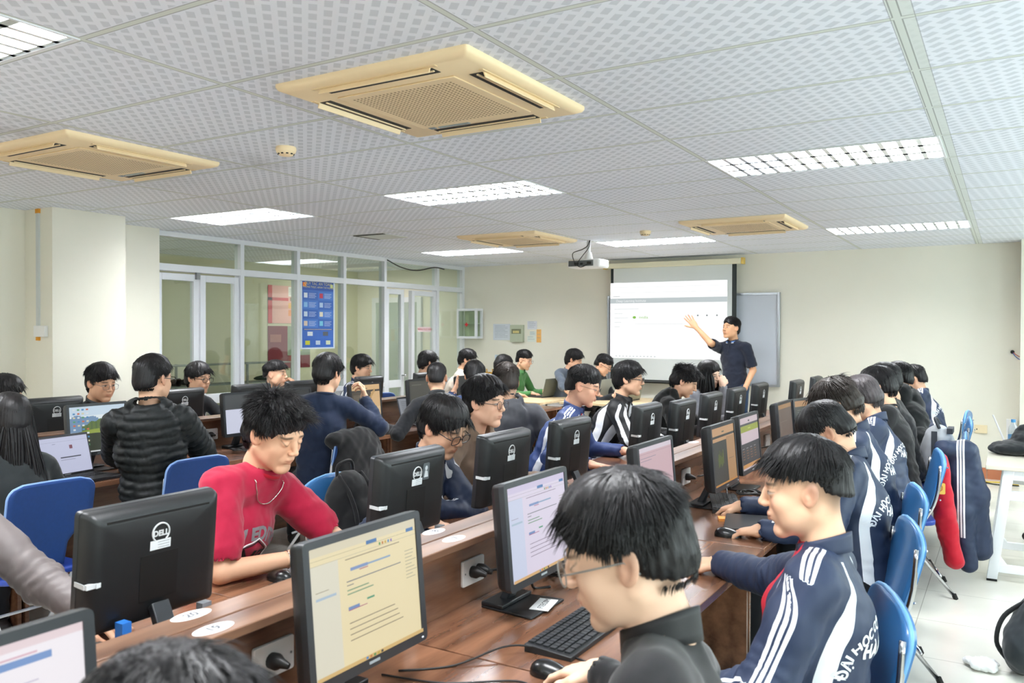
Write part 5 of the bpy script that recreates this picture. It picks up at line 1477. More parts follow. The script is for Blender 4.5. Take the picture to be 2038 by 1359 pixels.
# ------------------------------------------------------------------ people
HSC = 1.05
UPZ = np.array([0, 0, 1.0])
def fix_normals(V, F):
    a, b, c = V[F[:, 0]], V[F[:, 1]], V[F[:, 2]]
    if (np.einsum('ij,ij->i', a-V.mean(0), np.cross(b-V.mean(0), c-V.mean(0)))).sum() < 0: return F[:, ::-1].copy()
    return F
def conform_text(txt, size, M4, jk, mat, parent, loc, name='lettering', bold=.002, arc=0, lift=.0015):
    """M4 : 4x4 with x = reading direction, y = letter up, z = outward; letters are laid onto the cloth"""
    v, f = text_mesh(txt, size, 0, bold, 'CENTER')
    if not v: return
    bm = bmesh.new(); bv = [bm.verts.new(p) for p in v]
    for q in f:
        try: bm.faces.new([bv[i] for i in q])
        except ValueError: pass
    bmesh.ops.subdivide_edges(bm, edges=[e for e in bm.edges if e.calc_length() > size*.3], cuts=2, use_grid_fill=False)
    bm.normal_update()
    z = Vector(M4.col[2][:3]); out = []
    for w in bm.verts:
        x, y = w.co.x, w.co.y
        if arc: a = x/arc; x, y = math.sin(a)*(arc+y), math.cos(a)*(arc+y)-arc
        p = M4 @ Vector((x, y, 0)); hit = jk.ray_cast(p+z*.12, -z, .3)
        w.tag = hit[0] is None
        w.co = (hit[0]+hit[1].normalized()*lift) if hit[0] is not None else p
    bmesh.ops.delete(bm, geom=[w for w in bm.verts if w.tag], context='VERTS')
    for w in bm.verts: w.co -= Vector(loc)
    me = bpy.data.meshes.new(name); bmesh.ops.triangulate(bm, faces=bm.faces[:]); bm.to_mesh(me); bm.free(); me.materials.append(mat)
    o = bpy.data.objects.new(name, me); COL.objects.link(o); o.parent = parent; return o
def glasses(Rh, hp, loc, parent, kind, colr, lens_tint=None):
    m = M('specs_'+colr, colr, .3, .6 if kind == 'thin' else 0)
    r = {'round': (.0225, .0215), 'square': (.0265, .0195), 'thin': (.024, .0185)}[kind]; tk = {'round': .0014, 'square': .0019, 'thin': .0009}[kind]
    fr = MB(); ln = MB(); e = 2 if kind == 'round' else 3.2
    def P(x, y, z): return tuple(hp+HSC*(Rh @ np.array([x, y, z]))-loc)
    for s in (-1, 1):
        pts = []
        for k in range(24):
            a = 2*PI*k/24; c_, s_ = math.cos(a), math.sin(a)
            x = s*.034+r[0]*abs(c_)**(2/e)*np.sign(c_); z = .006+r[1]*abs(s_)**(2/e)*np.sign(s_)
            pts.append(P(x, .106-.10*(abs(x)-.02)**1*.25, z))
        fr.tube(pts, tk, 6, closed=True); n = len(ln.v); ln.add(pts, [tuple(range(24))])
        fr.tube([P(s*(.034+r[0]), .101, .010), P(s*.070, .085, .013), P(s*.0775, .03, .014), P(s*.079, -.008, .014), P(s*.078, -.028, -.010)], tk*1.15, 6)
    fr.tube([P(-.012, .107, .010), P(0, .1105, .013), P(.012, .107, .010)], tk, 6)
    g = fr.build('glasses', m, parent, smooth='all'); ln.build('lenses', LENS, g)
def person(label, head, hy, hp_=0, hr=0, hip=None, ty=None, L=None, R_=None, hair='short', g=None, spec=None, eyes='open', skin_c='#e2b394', fade=0,
           near=1, stand=False, seed=1, hcol=None, fem=False, extra=None, parting=0.0, trous='#16181d', pz=.53, lean=0, name='person', neck=.150, shw=.165):
    """near 0 close .. 2 far"""
    global PERS
    hpos = np.array(head, float); Rh = head_frame(hy, hp_, hr)
    if ty is None: ty = hy
    t = math.radians(ty); Fh = np.array([math.cos(t), math.sin(t), 0]); Rt = np.array([math.sin(t), -math.cos(t), 0])
    if hip is None: hip = hpos[:2]-Fh[:2]*.22
    loc = np.array([hip[0], hip[1], 0.0])
    P0 = np.array([hip[0], hip[1], pz if not stand else .94])
    NB = hpos-Rh[:, 1]*.022*1-Rh[:, 2]*.095-UPZ*(neck-.095)-Fh*.012
    U = nrm(NB-P0); Ft = nrm(Fh-U*np.dot(Fh, U)); Rt = nrm(np.cross(Ft, U))
    TL = np.linalg.norm(NB-P0); fem_s = .88 if fem else 1
    SC = NB-U*.075-Ft*.010
    Sh = {-1: SC-Rt*shw*fem_s+Ft*.01, 1: SC+Rt*shw*fem_s+Ft*.01}   # -1 left, +1 right
    T_ = thing(name, label, 'person', tuple(loc))
    def hand_default(s):
        base = np.array([hpos[0], hpos[1], 0])+Fh*.20+Rt*s*.15; base[2] = .785; return (tuple(base), ty+s*12, -6, 'key')
    H_ = {-1: L or hand_default(-1), 1: R_ or hand_default(1)}
    W, E, HD = {}, {}, {}
    for s in (-1, 1):
        w = np.array(H_[s][0], float); W[s] = w
        pole = (H_[s][4] if len(H_[s]) > 4 else None)
        if pole is None: pole = -UPZ*.8+Rt*s*.55-Ft*.25
        E[s] = ik(Sh[s], w, .285, .25, pole)
        a, b = math.radians(H_[s][1]), math.radians(H_[s][2]); HD[s] = np.array([math.cos(a)*math.cos(b), math.sin(a)*math.cos(b), math.sin(b)])
    g = dict(g or {}); kind = g.get('k', 'sweat'); fat = g.get('fat', .012)
    hh = (.0028, .004, .0055)[near]; hres = (.0042, .006, .0085)[near]; gres = (.009, .012, .015)[near]; hn = (4200, 1900, 800)[near]; hnd = (.0032, .0045, .006)[near]
    # --- body (head, neck, trunk, arms, hands, legs)
    nl = Rh.T @ (NB-U*.03-Ft*.012-hpos)/HSC
    V, F, C = head_mesh(hh, nl, skin_c, eyes, fade, fem); V = hpos+(V*HSC) @ Rh.T; F = fix_normals(V, F)
    VS, FS, CS = [V], [F], [C]
    short = kind in ('tee', 'polo')
    for s in (-1, 1):
        fa = nrm(W[s]-E[s]); up = UPZ if abs(HD[s][2]) < .8 else -Ft
        if len(H_[s]) > 5 and H_[s][5] is not None: up = np.array(H_[s][5], float)
        if short: fore = E[s]
        else: fore = W[s]-fa*.06
        v_, f_2, c_ = hand_mesh(hnd, W[s], HD[s], up, -s, H_[s][3], skin_c, fore, .026 if not fem else .023)
        VS.append(v_); FS.append(fix_normals(v_, f_2)); CS.append(c_)
    core = Vol(np.min([P0-.3, NB-.3, E[-1]-.1, E[1]-.1], axis=0), np.max([P0+.3, NB+.25, E[-1]+.1, E[1]+.1], axis=0), .014 if not short else .009)
    core.cap(P0, P0*.45+NB*.55, .095, .075, .02); core.cap(P0*.45+NB*.55, NB-U*.10, .075, .045, .02); core.cap(Sh[-1], Sh[1], .036, .036, .02); core.cap(SC, NB, .04, .036, .02)
    for s in (-1, 1): core.cap(Sh[s], E[s], .046, .040, .02); core.cap(E[s], E[s]*.15+W[s]*.85, .039, .030, .01)
    v_, f_2 = core.mesh(); VS.append(v_); FS.append(fix_normals(v_, f_2)); CS.append(skin(skin_c, v_)[:, :3])
    # legs
    if stand:
        KN = {s: P0+Rt*s*.10-UPZ*.46+Ft*.02 for s in (-1, 1)}; AN = {s: np.array([KN[s][0], KN[s][1], .09])-Ft*.03 for s in (-1, 1)}
    else:
        KN = {s: P0+Rt*s*.13+Fh*.42-UPZ*.02 for s in (-1, 1)}; AN = {s: np.array([KN[s][0], KN[s][1], .09])+Fh*.02 for s in (-1, 1)}
    lg = Vol(np.min([P0-.2, KN[-1]-.12, KN[1]-.12, AN[1]-.1, AN[-1]-.1], axis=0), np.max([P0+.2, KN[-1]+.12, KN[1]+.12], axis=0), .018)
    for s in (-1, 1): lg.cap(P0+Rt*s*.085, KN[s], .07, .048, .03); lg.cap(KN[s], AN[s], .046, .034, .02)
    v_, f_2 = lg.mesh(); VS.append(v_); FS.append(fix_normals(v_, f_2)); CS.append(skin(skin_c, v_)[:, :3])
    o = 0; FF = []
    for v_, f_2 in zip(VS, FS): FF.append(f_2+o); o += len(v_)
    Vb, Fb, Cb = np.concatenate(VS), np.concatenate(FF), np.concatenate(CS)
    body = np_mesh('body', Vb, Fb, SKIN, T_, loc, {'Col': ('FLOAT_COLOR', np.concatenate([Cb, np.ones((len(Cb), 1))], 1))})
    # --- hair
    V, F = hair_mesh(hair, hres, hn, seed, parting); V = hpos+(V*HSC) @ Rh.T
    if hair == 'long':
        v2, f2_ = long_hair(Rh, hpos, g.get('hl', .34), seed=seed, fwd=g.get('hf', 0)); F = np.concatenate([F, f2_+len(V)]); V = np.concatenate([V, v2])
    np_mesh('hair', V, F, hcol or HAIRB, T_, loc)
    # --- garment
    c = g.get('c', '#222529'); th = fat
    lo = np.min([P0-.32, NB-.34, W[-1]-.12, W[1]-.12, E[-1]-.14, E[1]-.14], axis=0); hi = np.max([P0+.32, NB+.30, W[-1]+.12, W[1]+.12, E[-1]+.14, E[1]+.14], axis=0)
    v = Vol(lo, hi, gres); RU = np.stack([Rt, Ft, U], 1)
    ws = .92*fem_s
    v.ell(P0+U*.02, (.158*ws+th, .122+th, .115+th), RU, k=0)
    v.ell(P0+U*TL*.30, (.150*ws+th, .112+th, .150), RU, k=.06)
    v.ell(P0+U*TL*.62-Ft*.005, (.165*ws+th, .112+th, .165), RU, k=.06)
    v.cap(Sh[-1]+Rt*.045, Sh[1]-Rt*.045, .056+th*.5, .056+th*.5, .045)
    for s in (-1, 1): v.cap(Sh[s]*.8+SC*.2+U*.012, NB-U*.010, .048+th*.3, .050, .03)
    v.cap(SC, NB-U*.016, .070, .058, .03)
    rs = .050+th*.7; re = .043+th*.75; rw = .034+th*.5
    ae = g.get('sl', 1.0)   # sleeve reach on the forearm
    for s in (-1, 1):
        if short:
            m_ = Sh[s]*.25+E[s]*.75; v.cap(Sh[s], m_, rs+.002, .058+th*.5, .025)
            v.cap(m_+nrm(E[s]-Sh[s])*.012, m_+nrm(E[s]-Sh[s])*.05, .050, .054, .004, 'sub')
        else:
            wr = E[s]*(1-ae)+(W[s]-nrm(W[s]-E[s])*.015)*ae
            v.cap(Sh[s], E[s], rs, re, .025); v.cap(E[s], wr, re, rw, .02)
            v.cap(wr+nrm(W[s]-E[s])*.012, wr+nrm(W[s]-E[s])*.05, .030, .034, .003, 'sub')
    nd = nrm(hpos-Rh[:, 2]*.06-Rh[:, 1]*.03-NB)
    v.cap(NB+nd*.030, NB+nd*.13, .053, .062, .006, 'sub')
    if kind in ('hoodie', 'puffer'):
        ring = [NB+Rt*.088*math.cos(a)+Ft*(.060*math.sin(a))+U*(.012-.028*math.sin(a)) for a in np.linspace(-PI*.9, -PI*.1, 9)]
        ring2 = [NB+Rt*.082*math.cos(a)+Ft*(.075*math.sin(a))+U*(.010-.045*math.sin(a)) for a in np.linspace(PI*.0, PI, 9)]
        v.poly(ring, .032, .02); v.poly(ring2, .022, .02)
        v.ell(NB-Ft*.085-U*.085, (.125, .050, .115), RU, k=.03); v.ell(NB-Ft*.10-U*.13, (.085, .045, .08), RU, k=.02)
        if kind == 'puffer': v.ell(NB-Ft*.095-U*.115, (.155, .050, .14), RU, k=.025)
        v.cap(NB+nd*.03, NB+nd*.14, .066, .07, .01, 'sub')
        v.ell(NB-Ft*.055+U*.045, (.075, .040, .022), RU, k=.012, op='sub')
    V, F = v.mesh(); F = fix_normals(V, F); N = vnormals(V, F)
    rel = V-NB; xr = rel @ Rt; sd = -(rel @ U); fo = rel @ Ft
    best = np.full(len(V), 9.0); lat = np.zeros(len(V)); seg_t = np.zeros(len(V)); sg = np.zeros(len(V))
    for s in (-1, 1):
        pts = [NB-U*.015+Rt*s*.075, Sh[s]+U*.0, E[s], W[s]]
        outs = [U, nrm(Rt*s*.85+U*.45), nrm(Rt*s*.75+U*.6-Ft*.1)]; acc = 0
        for i in range(3):
            a, b = pts[i], pts[i+1]; d = b-a; Ls = np.linalg.norm(d); q = np.clip(((V-a) @ d)/Ls**2, 0, 1)
            off = V-(a+q[:, None]*d); dist = np.linalg.norm(off, axis=1); ax_ = d/Ls
            w_ = (sstep(0, .4, q) if i == 1 else np.full(len(V), float(i > 1)))[:, None]
            ov = outs[0][None]*(1-w_)+outs[1][None]*w_ if i < 2 else np.tile(outs[1], (len(V), 1))
            oo = ov-(ov @ ax_)[:, None]*ax_[None]; oo /= np.linalg.norm(oo, axis=1)[:, None]+1e-9; pp = np.cross(ax_[None], oo)
            an = np.arctan2((off*pp).sum(1), (off*oo).sum(1))
            m = dist < best
            if i == 0: m &= np.abs(an) < 1.2
            best = np.where(m, dist, best); lat = np.where(m, np.abs(an)*np.minimum(dist, .075), lat); seg_t = np.where(m, acc+q*Ls, seg_t); sg = np.where(m, i, sg); acc += Ls
    axd = V-(P0+np.clip((V-P0) @ U, 0, TL)[:, None]*U); tm = np.sqrt(((axd @ Rt)/(.16+th))**2+((axd @ Ft)/(.115+th))**2); am = best/(.052+th*.7)
    arm = np.where(sg == 0, am < 1.9, am < tm*1.05)
    armf = arm.astype(float)
    amp = g.get('fold', .0055)
    fold = snoise(V, 5.5, seed, 2)*amp*1.2+snoise(V, 13, seed+3, 2)*amp*.5
    el = np.exp(-((seg_t-.40)/.09)**2)+.6*np.exp(-((seg_t-.60)/.06)**2)
    fold += armf*(0 if short else 1)*el*np.sin(seg_t*2*PI/.032+snoise(V, 8, seed+9)*3)*amp*.55
    fold += (1-armf)*np.sin(sd*2*PI/.075+snoise(V, 5, seed+11)*3.2)*amp*.5*sstep(.15, .35, sd)
    if kind == 'puffer':
        sdw = np.where(arm, seg_t, sd+.3*np.abs(xr)*0)
        fold = (np.abs(np.sin(PI*(sdw+snoise(V, 4, seed)*.012)/.047))**.6-.6)*.012+snoise(V, 22, seed+2)*.0035
    V = V+N*fold[:, None]
    at = {}
    if kind == 'track':
        fo2 = axd @ Ft; arc = np.abs(np.arctan2(np.abs(axd @ Rt)/(.16+th), -fo2/(.115+th)))*.145
        cc = .100+.075*sstep(.03, .32, sd); ww = .010+.015*sstep(.02, .20, sd)
        sw = np.maximum(ww-np.abs(arc-cc), (.010+.012*sstep(.05, .2, sd))-np.abs(arc-(.335-.05*sstep(.05, .3, sd)))); sw = sw+g.get('sww', 0); sw = np.where(arm & (sg > 0), (.016-np.abs(lat-.035) if g.get('armsw') else -.02), sw); sw = np.where(sd < .015, -.01, sw)
        if g.get('nosw'): sw = sw*0-.02
        inn = np.where((fo > .04) & ~(arm & (sg > 0)), g.get('open', .03)+.10*sd-np.abs(xr), -.05)
        at = {'lat': ('FLOAT', lat), 'arm': ('FLOAT', armf*(seg_t > .0)*(seg_t < .60)), 'sw': ('FLOAT', sw), 'inn': ('FLOAT', inn)}
        mt = mat_track('track_%s_%s' % (c, g.get('inner')), c, g.get('w', '#e8ebf0'), not g.get('nostripe'), g.get('inner'))
    elif kind == 'puffer': mt = M('puffer_'+c, c, .55, spec=.35, bmp=(90, .15, .002))
    else: mt = mat_cloth('cloth_'+c, c, g.get('rough', .85))
    gname = {'tee': 't_shirt', 'sweat': 'sweater', 'track': 'track_jacket', 'puffer': 'puffer_jacket', 'hoodie': 'hoodie', 'polo': 'polo_shirt', 'shirt': 'shirt', 'coat': 'jacket'}[kind]
    jo = np_mesh(gname, V, F, mt, T_, loc, at)
    bvh = BVHTree.FromPolygons([tuple(p) for p in V], [tuple(int(i) for i in q) for q in F])
    # collar
    if kind in ('track', 'polo', 'shirt', 'coat'):
        ht = {'track': .052, 'polo': .044, 'shirt': .035, 'coat': .06}[kind]; cmb = MB(); n_ = 30
        gap = .35 if kind in ('track', 'polo', 'shirt') else .1
        def cf_(u, v_, k=0):
            a = PI/2+gap+(2*PI-2*gap)*u; rr = .071-.004*v_
            back = .5-.5*math.sin(a)
            Fn = nrm(np.cross(nd, Rt)); Fn = Fn*np.sign(Fn @ Ft)
            p = NB+Rt*(rr*1.0)*math.cos(a)+Fn*(rr*1.0)*math.sin(a)+nd*(ht*v_*(.65+.35*back)-.016*(1-back)-.006)-Ft*.006*v_*back
            return tuple(p-loc)
        cmb.surf(cf_, n_, 4); cm_ = M('collar_'+g.get('cc', c), g.get('cc', c), .6)
        co_ = cmb.build('collar', cm_, jo, smooth='all', solid=.005)
        if kind == 'polo':
            st = MB(); st.surf(lambda u, v_: cf_(u, .35+.42*v_), n_, 1); s2 = st.build('collar_stripe', M('collar_blue', '#5b86d0', .6), co_, smooth='all', solid=.010)
            st = MB(); st.surf(lambda u, v_: cf_(u, .02+.26*v_), n_, 1); st.build('collar_stripe', M('collar_white', '#eef0f4', .6), co_, smooth='all', solid=.0105)
            MB().tube([tuple(NB+Ft*(.082+.012*k)-U*(.035+.035*k)-loc) for k in range(4)], .006, 6).build('placket', mt, jo)
    if kind in ('tee', 'sweat'):
        Fn = nrm(np.cross(nd, Rt)); Fn = Fn*np.sign(Fn @ Ft); pts = [NB+nd*(.012-.020*max(0, math.sin(a)))+Rt*.062*math.cos(a)+Fn*(.064*math.sin(a)+.002) for a in np.linspace(0, 2*PI, 28, endpoint=False)]
        MB().tube([tuple(p-loc) for p in pts], .0085, 8, closed=True).build('neck_band', mat_cloth('band_'+g.get('cc', c), g.get('cc', c)), jo, smooth='all')
    if kind == 'hoodie' and fo is not None:
        for s in (-1, 1):
            MB().tube([tuple(NB+Rt*s*.035+Ft*.085-U*.03-loc), tuple(NB+Rt*s*.04+Ft*.115-U*.12-loc), tuple(NB+Rt*s*.038+Ft*.118-U*.2-loc)], .003, 6).build('drawstring', mt, jo, smooth='all')
    # trousers, shoes
    tv = Vol(np.min([P0-.26, KN[-1]-.14, KN[1]-.14, AN[1]-.14, AN[-1]-.14], axis=0), np.max([P0+.26, KN[-1]+.14, KN[1]+.14], axis=0), .016 if not stand else .012)
    tv.ell(P0-U*.01, (.160, .125, .095), RU, k=0)
    for s in (-1, 1): tv.cap(P0+Rt*s*.085, KN[s], .088, .064, .03); tv.cap(KN[s], AN[s], .062, .052, .02); tv.cap(AN[s]-UPZ*.02, AN[s]-UPZ*.09, .04, .04, .002, 'sub')
    v_, f_2 = tv.mesh(); v_ = v_+vnormals(v_, fix_normals(v_, f_2))*(snoise(v_, 7, seed+4)*.004)[:, None]
    np_mesh('trousers', v_, fix_normals(v_, f_2), mat_cloth('trousers_'+trous, trous), T_, loc)
    for s in (-1, 1):
        sv = Vol(AN[s]-.22, AN[s]+.22, .012); a0 = np.array([AN[s][0], AN[s][1], .045])
        sv.cap(a0-Fh*.05, a0+Fh*.12-UPZ*.008, .042, .035, .01); sv.cap(a0, AN[s], .042, .045, .02)
        sl, X_, Y_, Z_ = sv._reg(sv.lo, sv.lo+sv.n*sv.h); sv._mix(sl, np.ascontiguousarray((Z_-.006)+X_*0+Y_*0), 0, 'sub')
        v_, f_2 = sv.mesh(); np_mesh('shoe', v_, fix_normals(v_, f_2), M('shoe_leather', g.get('shoe', '#24211f'), .5), T_, loc)
    if spec: glasses(Rh, hpos, loc, T_, *spec)
    ctx = dict(T=T_, loc=loc, NB=NB, U=U, Ft=Ft, Rt=Rt, bvh=bvh, jo=jo, Rh=Rh, hpos=hpos, W=W, E=E, SC=SC, Sh=Sh, nd=nd, HD=HD)
    if g.get('back'):
        B3 = Matrix(((Rt[0], U[0], -Ft[0], 0), (Rt[1], U[1], -Ft[1], 0), (Rt[2], U[2], -Ft[2], 0), (0, 0, 0, 1)))
        def at_(dx, ds): q = NB-U*ds+Rt*dx-Ft*.12; m_ = B3.copy(); m_.col[3] = (q[0], q[1], q[2], 1); return m_
        WH = M('print_white', '#eceef2', .6)
        conform_text('ĐẠI HỌC CÔNG NGHIỆP', .036, at_(0, .165), bvh, WH, jo, loc, arc=.14, bold=.0012)
        conform_text('HÀ NỘI', .048, at_(0, .225), bvh, WH, jo, loc, bold=.002)
    if extra: extra(ctx)
    return ctx
def hang_pt(ctx, dx, ds, front=True):
    """matrix on the chest (or back)"""
    NB, U, Ft, Rt = ctx['NB'], ctx['U'], ctx['Ft'], ctx['Rt']; s = 1 if front else -1
    X_ = -Rt*s; q = NB-U*ds+X_*0+Rt*dx+Ft*.12*s
    return Matrix(((X_[0], U[0], Ft[0]*s, q[0]), (X_[1], U[1], Ft[1]*s, q[1]), (X_[2], U[2], Ft[2]*s, q[2]), (0, 0, 0, 1)))
def red_extra(c):
    GR = M('shirt_grey', '#8d8a90', .7); DK = M('shirt_black', '#1c1a20', .7); WH = M('shirt_white', '#e8e4e6', .7)
    conform_text('NEW EDITION', .062, hang_pt(c, 0, .185), c['bvh'], GR, c['jo'], c['loc'], 'printed_lettering', .003, arc=.16)
    conform_text('NE', .10, hang_pt(c, 0, .285), c['bvh'], DK, c['jo'], c['loc'], 'printed_monogram', .004)
    def hexline(r, w, m, nm):
        M4 = hang_pt(c, 0, .285); z = Vector(M4.col[2][:3]); pts = []
        cor = [(r*math.cos(PI/2+k*PI/3), r*math.sin(PI/2+k*PI/3)) for k in range(6)]
        for k in range(6):
            a, b = cor[k], cor[(k+1) % 6]
            for q in range(8): pts.append((a[0]+(b[0]-a[0])*q/8, a[1]+(b[1]-a[1])*q/8))
        o = []
        for p in pts:
            h = c['bvh'].ray_cast(M4 @ Vector((p[0], p[1], 0))+z*.1, -z, .4)
            o.append((h[0]+z*.0015 if h[0] is not None else M4 @ Vector((p[0], p[1], 0)))-Vector(c['loc']))
        MB().tube(o, w, 5, closed=True).build(nm, m, c['jo'])
    hexline(.085, .0028, WH, 'printed_hexagon'); hexline(.076, .002, DK, 'printed_hexagon')
    # chain necklace laid on the chest
    NB, U, Ft, Rt, nd = c['NB'], c['U'], c['Ft'], c['Rt'], c['nd']; pts = []
    for k in range(41):
        a = -PI*.5+2*PI*k/41
        p = NB+Rt*.076*math.cos(a)+nd*.006+Ft*(.075*math.sin(a)+.01)-U*(.012+.085*max(0, math.sin(a))**1.5)+U*.045*max(0, -math.sin(a))+Ft*.01
        h = c['bvh'].ray_cast(Vector(p+Ft*.12), Vector(-Ft), .2) if math.sin(a) > .1 else (None,)
        if h[0] is not None and np.dot(np.array(h[0])-p, Ft) > -.03: p = np.array(h[0])+Ft*.004
        pts.append(p)
    mb = MB(); P = smooth_path([tuple(q-c['loc']) for q in pts]+[tuple(pts[0]-c['loc'])], 3)
    mb.tube(P, [.0026 if k % 2 else .0014 for k in range(len(P))], 6)
    mb.build('chain_necklace', M('silver', '#d8d4cc', .25, .9), c['T'], smooth='all')
    w = c['W'][1]; d = nrm(c['W'][1]-c['E'][1]); a_ = nrm(np.cross(d, UPZ)); b_ = np.cross(d, a_); ctr = w-d*.02
    MB().tube([tuple(ctr+(a_*math.cos(q)+b_*math.sin(q))*.031-c['loc']) for q in np.linspace(0, 2*PI, 32, endpoint=False)], [.0026 if k % 2 else .0015 for k in range(32)], 6, closed=True).build('bracelet', M('silver', '#d8d4cc', .25, .9), c['T'], smooth='all')
BLK = '#1b1c1f'
NAVY = '#26324c'
def TR(inner='#c01f35', **k): return dict(k='track', c=NAVY, inner=inner, **k)
# ---- right side of the main row (facing the spine, backs to the aisle)
person('largest foreground student, round wire glasses and black jacket, at the lower right', (-.575, 1.35, 1.205), 197, -17, hr=3, hip=(-.36, 1.26), ty=190,
       R_=((-.815, 1.765, .805), 168, -14, 'mouse'), L=((-.62, 1.0, .77), 180, -5, 'relax'), hair='layered', g=dict(k='coat', c='#1c1c1e', fat=.016), spec=('round', '#8a8784'), eyes='down', near=0, seed=11, fade=.6, skin_c='#e8c0a4')
def p3x(c):
    M4 = hang_pt(c, .09, .26); conform_text('HaUI', .05, M4, c['bvh'], M('crest_yellow', '#f0c84a', .6), c['jo'], c['loc'], 'chest_print', .001)
person('undercut student in profile, navy tracksuit jacket open over red, nearest on the right', (-.465, 2.30, 1.175), 193, -8, hip=(-.45, 2.25), ty=182,
       R_=((-.86, 2.86, .79), 172, -6, 'relax'), L=((-.74, 2.10, .64), 172, -12, 'relax'), hair='undercut', g=dict(TR(), back=1, open=.075, fat=.03), eyes='open', near=0, seed=12, fade=1.0, skin_c='#e6b898', extra=p3x)
person('student with bent head showing the crown, navy tracksuit jacket, hand on the mouse', (-.68, 3.84, 1.155), 188, -42, hip=(-.52, 3.72), ty=182,
       R_=((-1.06, 3.86, .79), 178, -14, 'key'), L=((-.86, 3.43, .79), 176, -10, 'mouse'), hair='crop', g=dict(TR(), back=1, fat=.026), eyes='down', near=1, seed=13, fade=.8)
person('student with a brown mop of hair bent low behind the crown-showing student, navy tracksuit jacket', (-.76, 4.55, 1.215), 185, -35, hip=(-.54, 4.5), ty=182, hair='mop',
       g=dict(TR(), back=1, fat=.024), eyes='down', near=1, seed=14, hcol=HAIRD)
person('student with ash-grey hair and a navy tracksuit jacket, lettering readable on the back', (-.78, 5.50, 1.185), 178, -30, hip=(-.60, 5.35), ty=180, hair='bowl',
       g=dict(TR(), back=1, fat=.022), eyes='down', near=1, seed=15, hcol=HAIRG)
person('student in a plain black long-sleeved top between the tracksuits and the black hoodie', (-.78, 6.25, 1.215), 180, -20, hip=(-.62, 6.1), ty=180, hair='swept',
       g=dict(k='sweat', c='#19191b', fat=.016), eyes='down', near=1, seed=16)
person('student with straight black bowl-cut hair behind the black-topped one on the right', (-.84, 7.1, 1.215), 180, -10, hip=(-.66, 7.0), ty=180, hair='bowl',
       g=dict(k='sweat', c='#1d1d20', fat=.014), near=2, seed=17)
person('student with a skin-fade haircut in a black hoodie with its hood down, far right', (-.82, 7.85, 1.205), 176, -5, hip=(-.60, 7.4), ty=176, hair='short',
       g=dict(k='hoodie', c='#17181a', fat=.03), spec=('square', '#111111'), near=1, seed=18, fade=1)
person('student half hidden at the far right end, navy tracksuit jacket beyond the black hoodie', (-.78, 8.75, 1.15), 180, -20, hip=(-.55, 8.5), ty=180, hair='short',
       g=dict(TR(), back=1, fat=.02), near=2, seed=19)
person('student wearing a dark blue cap, tiny between the far monitors', (-1.02, 9.55, 1.06), 230, -10, hip=(-.72, 9.75), ty=220, hair='buzz', g=dict(k='sweat', c='#27304a'), near=2, seed=20, hcol=mat_hair('cap_navy', hexc('#2c3855')))
# person at the very bottom edge
person('student whose blurred dark hair fills the bottom edge of the photo', (-.68, .51, 1.14), 175, -25, hip=(-.32, .45), ty=180, hair='layered', g=dict(k='coat', c='#202226'), eyes='down', near=0, seed=21)
# ---- left side of the main row (facing right)
person('student in the red printed T-shirt with a silver chain, looking down', (-2.27, 2.12, 1.225), 3, -22, hr=-2, hip=(-2.62, 1.98), ty=8,
       L=((-2.03, 2.29, .80), 15, -8, 'key', (-.3, .9, -.7)), R_=((-2.16, 2.10, .80), 20, -6, 'key', (-.1, -.9, -.6)), hair='spiky', g=dict(k='tee', c='#b01f40', cc='#b3102a', fat=.03, fold=.007), eyes='down', near=0, seed=22, skin_c='#e6b594', extra=red_extra)
person('student in black square glasses and a navy tracksuit jacket hunched behind the sticker monitor', (-2.18, 3.03, 1.165), -2, -26, hr=-4, hip=(-2.50, 3.0), ty=8,
       L=((-2.24, 3.02, .80), -75, -6, 'flat', (.5, 1, -.35)), R_=((-2.12, 2.86, .785), -25, -6, 'key'), hair='bowl', g=dict(TR('#17181b'), open=.045, fat=.024), spec=('square', '#15161a'), eyes='down', near=0, seed=23, skin_c='#dcae90')
person('student in thin round glasses and a brown hoodie looking right', (-2.40, 3.72, 1.215), 2, -4, hip=(-2.66, 3.68), ty=-8,
       L=((-2.2, 4.0, .785), 10, -6, 'relax'), R_=((-2.25, 3.5, .785), 5, -6, 'relax'), hair='swept', g=dict(k='hoodie', c='#7d6a5a', fat=.024), spec=('round', '#4a3a3c'), near=0, seed=24, skin_c='#e6b79a')
person('student in a dark grey hoodie seen from behind, turned away in the aisle', (-3.05, 5.00, 1.235), 142, -10, hip=(-2.98, 4.92), ty=128, hair='short',
       L=((-3.25, 5.3, .72), 130, -10, 'relax'), R_=((-2.8, 5.3, .70), 110, -10, 'relax'), g=dict(k='hoodie', c='#4a4b50', fat=.04), near=1, shw=.185, seed=25, fade=.8, hcol=HAIRD)
person('student in glasses and a blue tracksuit jacket with white shoulder, profile to the right', (-2.42, 4.95, 1.235), 17, -16, hip=(-2.72, 4.85), ty=18,
       L=((-2.24, 5.18, .80), 30, -4, 'relax'), R_=((-2.22, 4.62, .785), 5, -4, 'flat'), hair='short', g=dict(k='track', c='#2f4272', inner='#c01f35', fat=.022, sww=.006), spec=('thin', '#303036'), near=1, seed=26, skin_c='#e2ae92')
person('student in a black and white windbreaker and black-rimmed glasses', (-2.56, 6.05, 1.225), 14, -4, hip=(-2.86, 5.95), ty=14,
       L=((-2.25, 6.25, .79), 10, -6, 'key'), R_=((-2.25, 5.95, .79), 10, -6, 'key'), hair='bowl', g=dict(k='track', c='#191a1d', inner='#121214', nostripe=1, open=.03, fat=.028, sww=.014, armsw=1), spec=('square', '#111114'), near=1, seed=27)
